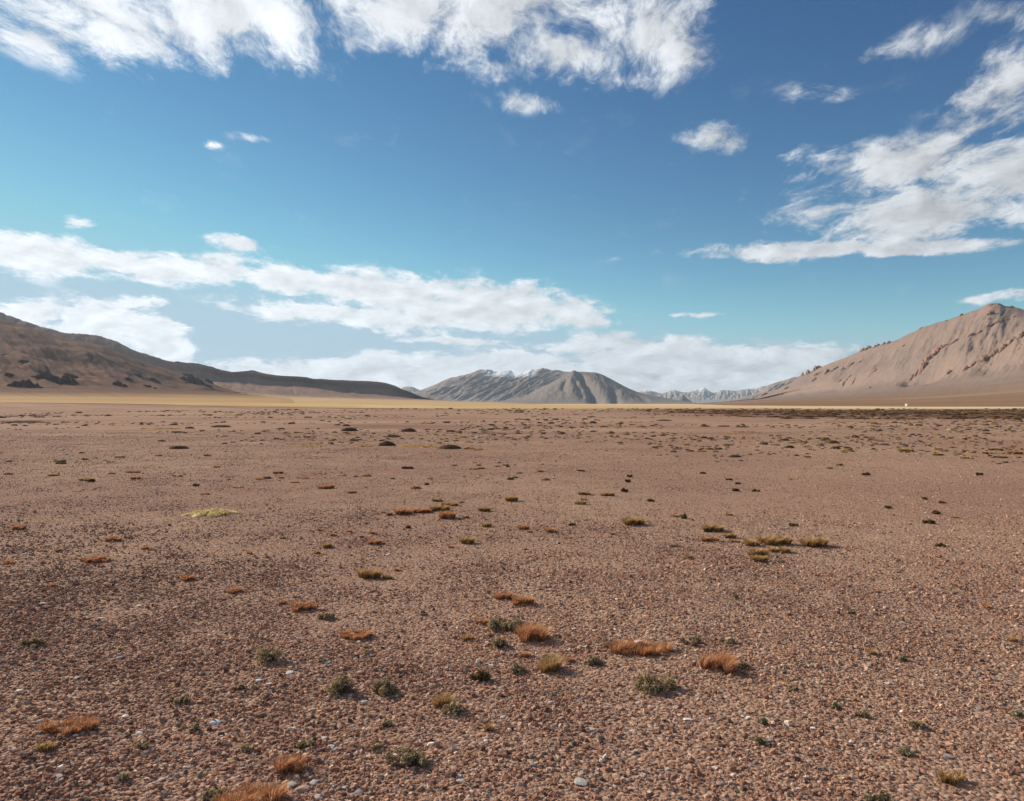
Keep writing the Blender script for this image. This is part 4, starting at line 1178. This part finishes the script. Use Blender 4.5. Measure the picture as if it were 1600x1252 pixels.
OTHERS = [  # kind, cx, base py, w, h
    ('R', 512, 764, 29, 7), ('R', 550, 771, 17, 5), ('R', 461, 755, 15, 3), ('R', 478, 749, 13, 3), ('R', 651, 764, 16, 5), ('K', 666, 758, 9, 3),
    ('G', 685, 784, 21, 6), ('G', 703, 791, 29, 7), ('G', 722, 786, 9, 4), ('G', 757, 800, 26, 9), ('G', 800, 784, 26, 9), ('R', 700, 811, 23, 13), ('R', 728, 810, 11, 5),
    ('G', 759, 824, 21, 8), ('R', 815, 828, 21, 9), ('R', 826, 833, 10, 5), ('R', 704, 857, 10, 5), ('R', 585, 851, 28, 10), ('R', 579, 835, 15, 6), ('G', 510, 857, 23, 9), ('G', 495, 866, 12, 5),
    ('R', 499, 830, 12, 5), ('R', 522, 838, 12, 6), ('R', 546, 832, 11, 5), ('R', 565, 840, 10, 4), ('G', 571, 819, 8, 4), ('R', 589, 804, 10, 4), ('R', 601, 802, 8, 4), ('K', 610, 806, 10, 4),
    ('G', 604, 906, 18, 8), ('R', 621, 893, 10, 5), ('K', 639, 826, 11, 5), ('G', 791, 728, 15, 4), ('G', 752, 733, 15, 4), ('G', 739, 734, 13, 3), ('G', 845, 738, 13, 4), ('K', 637, 733, 20, 4),
    ('D', 705, 675, 19, 4), ('D', 767, 672, 12, 4), ('D', 790, 670, 11, 4), ('D', 733, 703, 18, 5), ('D', 527, 665, 11, 3), ('D', 541, 666, 13, 4), ('D', 439, 671, 15, 3), ('D', 297, 670, 16, 4), ('D', 253, 690, 13, 3),
    ('D', 1100, 685, 13, 4), ('D', 1136, 684, 12, 3), ('D', 1038, 658, 26, 3), ('D', 1102, 667, 16, 3), ('D', 1130, 667, 20, 3), ('D', 1160, 668, 24, 3), ('D', 37, 661, 72, 4),
    ('O', 482, 696, 66, 5), ('O', 572, 699, 22, 4), ('O', 655, 700, 60, 4), ('O', 740, 704, 34, 4), ('O', 250, 671, 70, 3), ('O', 1160, 676, 50, 3),
    ('G', 906, 737, 17, 4), ('G', 914, 774, 23, 6), ('G', 950, 776, 26, 7), ('G', 909, 789, 23, 7), ('S', 912, 782, 13, 4), ('K', 976, 769, 15, 6), ('K', 984, 746, 11, 4), ('K', 980, 754, 9, 5), ('K', 1017, 784, 11, 5),
    ('K', 1067, 811, 14, 10), ('R', 1056, 808, 10, 5), ('K', 1107, 832, 16, 8), ('R', 1109, 847, 25, 9), ('G', 1141, 842, 23, 9), ('R', 1147, 848, 17, 5), ('G', 1077, 874, 20, 8), ('G', 955, 836, 14, 5), ('R', 858, 832, 20, 8), ('K', 894, 822, 15, 4),
    ('G', 1138, 806, 14, 5), ('K', 1240, 823, 16, 5), ('K', 1098, 741, 10, 3), ('K', 1139, 751, 12, 3), ('K', 1153, 757, 9, 3), ('K', 1150, 768, 11, 5), ('K', 1181, 769, 13, 4), ('G', 1080, 706, 15, 4), ('G', 1097, 706, 15, 3),
    ('S', 1222, 880, 16, 5), ('S', 1055, 855, 14, 4),
    ('K', 1354, 743, 15, 4), ('G', 1312, 728, 13, 5), ('G', 1298, 733, 13, 4), ('K', 1385, 795, 15, 5), ('K', 1465, 804, 18, 6), ('K', 1452, 819, 19, 7), ('G', 1493, 810, 13, 4), ('K', 1470, 855, 18, 6), ('K', 1530, 743, 13, 4),
    ('K', 1444, 781, 11, 3), ('K', 1472, 787, 10, 4), ('G', 1417, 706, 27, 5), ('G', 1466, 703, 15, 4), ('G', 1487, 700, 13, 3), ('G', 1507, 717, 15, 4), ('G', 1465, 712, 19, 4), ('G', 1555, 704, 26, 4), ('R', 1586, 710, 23, 6), ('G', 1566, 716, 23, 4),
    ('G', 1262, 715, 13, 4), ('G', 1260, 699, 11, 3),
    ('R', 30, 828, 22, 8), ('G', 176, 832, 11, 4), ('R', 229, 859, 15, 6), ('R', 392, 866, 14, 6), ('G', 441, 842, 12, 5), ('R', 89, 862, 17, 5), ('R', 261, 871, 10, 4), ('R', 15, 882, 24, 8),
    ('G', 134, 752, 22, 5), ('K', 143, 753, 12, 5), ('G', 83, 744, 23, 4), ('G', 133, 719, 15, 4), ('R', 211, 749, 16, 5), ('R', 208, 739, 25, 4), ('G', 172, 723, 12, 3), ('G', 14, 742, 16, 4), ('R', 277, 745, 15, 4), ('G', 248, 713, 14, 3),
    ('R', 323, 713, 12, 4), ('R', 338, 731, 13, 4), ('R', 433, 740, 16, 4), ('R', 406, 750, 13, 4), ('R', 462, 755, 13, 3), ('R', 477, 748, 13, 3), ('K', 305, 760, 13, 4), ('R', 320, 773, 15, 4), ('R', 373, 763, 17, 3),
    ('R', 295, 908, 28, 11), ('R', 364, 928, 28, 11), ('R', 83, 917, 15, 6), ('G', 68, 1177, 32, 20), ('S', 279, 1102, 32, 16), ('S', 303, 1144, 15, 8), ('S', 371, 1079, 14, 9), ('S', 224, 1173, 18, 9), ('S', 193, 1222, 18, 9), ('S', 385, 1175, 22, 12), ('S', 336, 1256, 40, 24),
    ('R', 443, 944, 13, 8), ('S', 507, 969, 27, 14), ('S', 605, 1137, 14, 10), ('S', 588, 1174, 20, 10), ('S', 478, 1169, 24, 8), ('S', 504, 1035, 12, 6), ('S', 574, 1024, 12, 5),
    ('R', 755, 976, 19, 12), ('G', 731, 1002, 18, 10), ('S', 778, 1014, 28, 16), ('R', 820, 1028, 16, 10), ('S', 807, 1053, 27, 16), ('R', 893, 1036, 13, 10), ('S', 925, 1042, 36, 15), ('K', 751, 1069, 42, 20), ('G', 764, 1144, 15, 13),
    ('S', 1158, 1045, 24, 14), ('S', 1081, 1010, 36, 15), ('S', 1190, 1165, 22, 12), ('E', 1191, 1133, 15, 9), ('S', 1142, 1008, 22, 8),
    ('R', 1541, 951, 16, 7), ('G', 1490, 917, 12, 6), ('G', 1365, 1024, 16, 8), ('E', 1306, 1110, 22, 10), ('E', 1415, 1183, 24, 13), ('S', 1437, 1141, 26, 10), ('G', 1583, 1004, 14, 9), ('S', 1348, 1122, 20, 7), ('E', 1412, 1034, 16, 6), ('E', 1590, 1122, 18, 9),
    ('S', 950, 1012, 12, 5), ('S', 1240, 1080, 14, 5), ('S', 660, 960, 12, 5), ('S', 1330, 960, 14, 4), ('E', 1150, 935, 12, 4),
]
for t in OTHERS:
    plant(*t)

WHITE = (0.70, 0.66, 0.62); PALE = (0.50, 0.45, 0.41); GREYS = (0.28, 0.265, 0.26); BLACK = (0.045, 0.04, 0.04); PINK = (0.42, 0.28, 0.22); BROWN = (0.24, 0.15, 0.115)
stone(996, 1011, 13, 8, WHITE, 'white stone lying in the longest rust grass tuft', zoff=0.03)
STONES = [
    (908, 1224, 20, 12, PALE), (948, 1106, 10, 9, PALE), (924, 1141, 13, 8, PALE), (1074, 1125, 13, 6, WHITE), (1212, 1074, 9, 6, WHITE), (1116, 1200, 8, 6, WHITE), (1126, 1226, 13, 11, PINK), (1005, 1212, 9, 6, PALE), (986, 1143, 6, 5, WHITE),
    (1387, 1068, 11, 8, PALE), (1354, 1145, 13, 10, PINK), (1362, 1147, 9, 8, GREYS), (1248, 1234, 8, 7, WHITE), (1483, 1184, 15, 8, GREYS), (1203, 1157, 13, 9, GREYS), (1455, 989, 8, 4, WHITE), (1548, 1183, 9, 7, PALE), (1500, 1040, 8, 5, PALE), (1208, 1044, 8, 4, WHITE),
    (336, 1131, 16, 11, WHITE), (218, 1147, 11, 9, WHITE), (245, 1152, 13, 12, PINK), (67, 944, 12, 6, PALE), (157, 967, 10, 5, WHITE), (186, 1029, 14, 8, GREYS), (62, 1007, 13, 9, PALE), (133, 1166, 17, 10, BROWN), (292, 1112, 10, 9, GREYS), (64, 1127, 12, 6, PALE), (20, 1172, 14, 8, PALE),
    (294, 1199, 14, 9, PALE), (250, 1222, 14, 9, GREYS), (230, 1218, 9, 7, WHITE), (196, 1120, 11, 8, WHITE), (218, 947, 8, 4, WHITE), (275, 950, 10, 4, PALE),
    (404, 1064, 10, 7, WHITE), (420, 1069, 10, 6, WHITE), (453, 1052, 12, 5, WHITE), (497, 1058, 12, 7, PINK), (512, 1036, 10, 7, WHITE), (521, 1172, 14, 9, PALE), (518, 1167, 12, 7, PALE), (505, 1155, 12, 9, PALE), (570, 1098, 13, 6, PALE), (602, 1050, 8, 5, BLACK),
    (454, 1227, 18, 14, PALE), (473, 1234, 22, 15, PINK), (490, 1224, 14, 9, PALE), (437, 1232, 12, 9, GREYS), (410, 1193, 16, 9, BROWN), (560, 1240, 14, 9, GREYS), (540, 1232, 12, 8, PALE), (652, 1232, 14, 8, BLACK), (498, 1246, 14, 8, PALE), (520, 1226, 9, 6, PALE), (407, 1117, 17, 8, BROWN),
    (787, 1089, 11, 7, BLACK), (720, 1222, 13, 9, PALE), (716, 1214, 11, 8, PALE), (795, 1141, 7, 6, WHITE), (786, 1122, 9, 8, PALE), (834, 1196, 11, 9, GREYS), (760, 1158, 8, 6, WHITE), (822, 1176, 7, 5, PALE), (768, 1040, 9, 4, WHITE), (821, 859, 8, 5, BLACK), (1224, 836, 5, 4, BLACK), (607, 867, 7, 4, WHITE),
    (897, 983, 8, 5, WHITE), (677, 1127, 10, 6, PALE), (1004, 905, 6, 4, WHITE), (1160, 1120, 7, 5, WHITE), (1300, 1005, 6, 4, WHITE), (1270, 1138, 8, 5, WHITE), (1330, 1160, 8, 6, WHITE), (1440, 1063, 8, 5, PALE), (1530, 1108, 10, 7, GREYS), (1580, 1130, 11, 8, GREYS), (30, 1080, 10, 6, WHITE), (120, 1060, 9, 6, PALE), (158, 1228, 12, 8, GREYS), (90, 1215, 13, 8, PALE), (747, 684, 12, 2.5, WHITE), (52, 653, 4, 2, WHITE),
]
SCOL = {WHITE: 'white', PALE: 'pale', GREYS: 'grey', BLACK: 'black', PINK: 'pinkish', BROWN: 'brown'}
for s in STONES:
    stone(*s)
    THINGS[-1] = THINGS[-1][:3] + (SCOL[s[4]],) + THINGS[-1][4:]


def label_all():
    """each plant or stone is told apart by its look and by the landmark it stands next to"""
    marks = [(t[1], t[2], t[4]) for t in THINGS if t[4]]
    nm = {'R': 'rust tuft', 'G': 'golden-brown tuft', 'S': 'grey-green shrub', 'E': 'dull green shrub', 'K': 'dark little shrub', 'D': 'dark cushion plant', 'O': 'flat ochre grass strip'}
    rows = {}
    for t in THINGS:
        o, cx, py, kind, short, lab, w, cat = t
        if lab:
            continue
        base = nm.get(kind, f'{kind} stone')
        # compare in ground terms: picture rows count for more the farther away they are
        def dist(m):
            s = max(6.0, 0.5 * ((py - HZ) + (m[1] - HZ)))
            return math.hypot((m[0] - cx) / s, 2.2 * (m[1] - py) / s)
        mk = min(marks, key=dist)
        s = max(6.0, 0.5 * ((py - HZ) + (mk[1] - HZ)))
        dx, dy = (cx - mk[0]) / s, 2.2 * (py - mk[1]) / s
        if abs(dx) > 2.2 * abs(dy):
            rel = 'right of' if dx > 0 else 'left of'
        elif abs(dy) > 2.2 * abs(dx):
            rel = 'in front of' if dy > 0 else 'behind'
        else:
            rel = ('front-' if dy > 0 else 'rear-') + ('right of' if dx > 0 else 'left of')
        size = 'wide' if (w > 24 and cat != 'stone') else ('tiny' if (w < 11 and cat != 'stone') else ('small' if cat != 'stone' else ('larger' if w > 13 else 'small')))
        rows.setdefault((size, base, rel, mk[2]), []).append((math.hypot(dx, dy), t))
    seq = ('closest to it', 'second from it', 'third from it', 'fourth from it', 'fifth from it', 'sixth from it', 'seventh from it', 'eighth from it', 'ninth from it')
    for (size, base, rel, mk), lst in rows.items():
        lst.sort(key=lambda a: a[0])
        n = len(lst)
        for i, (_, t) in enumerate(lst):
            if n == 1:
                lab = f'{size} {base} {rel} the {mk}'
            else:
                lab = f'{size} {base} {rel} the {mk}, {seq[min(i, 8)]}'
            tag(t[0], lab, t[7])
    grp = {'grass tuft': 'grass tufts scattered over the gravel', 'shrub': 'low shrubs scattered over the gravel', 'cushion plant': 'dark cushion plants on the far gravel',
           'grass mat': 'ochre grass strips on the far gravel', 'stone': 'loose stones lying on the gravel'}
    for t in THINGS:
        if t[5]:
            tag(t[0], t[5], t[7])
        if t[7] in grp:
            t[0]['group'] = grp[t[7]]


label_all()


# ------------------------------------------------------------------ far ground cover too small to tell apart
def build_cover():
    r = np.random.default_rng(99)
    vs, fs, cs = [], [], []
    def bump_at(x, y, w, dp, h, col, n=7):
        z = float(ground_z(x, y)); s = len(vs)
        a0 = r.random() * 6
        for i in range(n):
            a = a0 + i / n * 6.283; q = .75 + .5 * r.random()
            vs.append((x + math.cos(a) * w * .5 * q, y + math.sin(a) * dp * .5 * q, z - .02)); cs.append(col)
        for i in range(n):
            a = a0 + i / n * 6.283; q = .4 + .3 * r.random()
            vs.append((x + math.cos(a) * w * .5 * q, y + math.sin(a) * dp * .5 * q, z + h * (.65 + .5 * r.random()))); cs.append(col * 1.1)
        for i in range(n):
            j = (i + 1) % n
            fs.append((s + i, s + j, s + n + j, s + n + i))
        fs.append(tuple(s + n + i for i in range(n)))
    cnt = 0
    while cnt < 4800:
        py = HZ + 7.5 * math.exp(r.random() * math.log(120 / 7.5))
        cx = r.random() * 2000 - 200
        x, y = px(cx, py)
        m = float(fbm(np.array(x * .05), np.array(y * .045), 4, 21)) + .25 * float(perlin(np.array(x * .4), np.array(y * .4), 4))
        if m < -0.04 + 0.24 * r.random() - (0.12 if cx > 1150 and py < 700 else 0):
            continue
        cnt += 1
        sc = math.exp(r.normal(0, .45))
        w = (0.09 + 0.0030 * y) * sc
        pal = DARK * 1.3 if r.random() < .6 else (GOLD * .5 if r.random() < .6 else OCHRE * .6)
        bump_at(x, y, w, w * .8, w * (.10 + .10 * r.random()), pal[r.integers(0, len(pal))] * (.8 + .5 * r.random()))
    # turf strip on the right
    for _ in range(2200):
        y = 74 + 105 * r.random() ** 1.2
        x = 28 + r.random() * (y * .95)
        if x < 24 or float(perlin(np.array(x * .04), np.array(y * .2), 6)) < -0.1:
            continue
        w = (.35 + .7 * r.random())
        bump_at(x, y, w * 1.8, w, w * .14, DARK[r.integers(0, 3)] * np.array([1.35, 1.0, 0.85]) * (.8 + .7 * r.random()), 6)
    C = np.array(cs)
    lv = np.concatenate([np.array(f) for f in fs]); tot = np.array([len(f) for f in fs])
    me = fast_mesh('distant_ground_cover', np.array(vs), lv, np.concatenate([[0], np.cumsum(tot)[:-1]]), tot, m_moss, C)
    o = bpy.data.objects.new('distant_ground_cover', me)
    COL.objects.link(o)
    o['kind'] = 'stuff'
    tag(o, 'countless tiny dark and ochre tufts speckling the far gravel', 'ground cover')


build_cover()


# ------------------------------------------------------------------ small white hut by the track, far right
def build_hut():
    X, Y, Z = surf_at('scree_mountain', 1417, 636.5)
    x, y = (1417 - 800) / F * 430, 430
    S, T, G = SURF['scree_mountain']
    e = (G[..., 0] - x) ** 2 + (G[..., 1] - y) ** 2
    z = float(G[np.unravel_index(np.argmin(e), e.shape)][2])
    z = max(z, float(ground_z(x, y)))
    mw, g, b, _ = mat('whitewashed_wall', 0.9)
    geo = g.n('ShaderNodeNewGeometry')
    g.set(b.inputs['Base Color'], g.mix(g.noise(geo.outputs['Position'], 3.0, 4, .6), (0.75, 0.73, 0.70), (0.86, 0.85, 0.83)))
    md, g2, b2, _ = mat('dark_doorway_wood', 0.9)
    geo = g2.n('ShaderNodeNewGeometry')
    g2.set(b2.inputs['Base Color'], g2.mix(g2.noise(geo.outputs['Position'], 6.0, 4, .6), (0.05, 0.04, 0.035), (0.09, 0.07, 0.06)))
    o = empty('white_hut', (x, y, z - 0.1), math.radians(20))
    o.scale = (0.75, 0.75, 0.75)
    def box(name, x0, x1, y0, y1, z0, z1, m, par):
        v = [(a, b_, c) for c in (z0, z1) for b_ in (y0, y1) for a in (x0, x1)]
        f = [(0, 2, 3, 1), (4, 5, 7, 6), (0, 1, 5, 4), (2, 6, 7, 3), (0, 4, 6, 2), (1, 3, 7, 5)]
        return mesh_obj(name, v, f, m, par)
    wall = box('wall', -1.0, 1.0, -.9, .9, 0, 1.6, mw, o)
    mesh_obj('roof', [(-1.15, -1.05, 1.6), (1.15, -1.05, 1.6), (1.15, 1.05, 1.6), (-1.15, 1.05, 1.6), (-1.15, 0, 2.1), (1.15, 0, 2.1)],
             [(0, 1, 5, 4), (2, 3, 4, 5), (0, 4, 3), (1, 2, 5), (3, 2, 1, 0)], mw, o)
    box('door', 0.998, 1.04, -.5, .5, 0.05, 1.45, md, o)
    tag(o, 'tiny white hut-like box by the pale track below the right mountain', 'hut')


build_hut()


# ------------------------------------------------------------------ haze over the valley
def build_haze():
    m = bpy.data.materials.new('valley_air')
    m.use_nodes = True
    g = NT(m.node_tree)
    out = g.n('ShaderNodeOutputMaterial')
    v = g.n('ShaderNodeVolumePrincipled')
    v.inputs['Color'].default_value = (0.70, 0.85, 1.0, 1)
    v.inputs['Density'].default_value = 2.3e-5
    v.inputs['Anisotropy'].default_value = 0.2
    g.t.links.new(v.outputs[0], out.inputs['Volume'])
    zt = max(float(G[..., 2].max()) for _, _, G in SURF.values()) + 60
    zb = min(min(float(G[..., 2].min()) for _, _, G in SURF.values()), -2) - 2
    a = 29500
    vs = [(x, y, z) for z in (zb, zt) for y in (-1200, a) for x in (-a, a)]
    f = [(0, 2, 3, 1), (4, 5, 7, 6), (0, 1, 5, 4), (2, 6, 7, 3), (0, 4, 6, 2), (1, 3, 7, 5)]
    o = mesh_obj('haze', vs, f, m)
    o['kind'] = 'stuff'
    tag(o, 'thin blue haze in the air over the valley', 'haze')


build_haze()
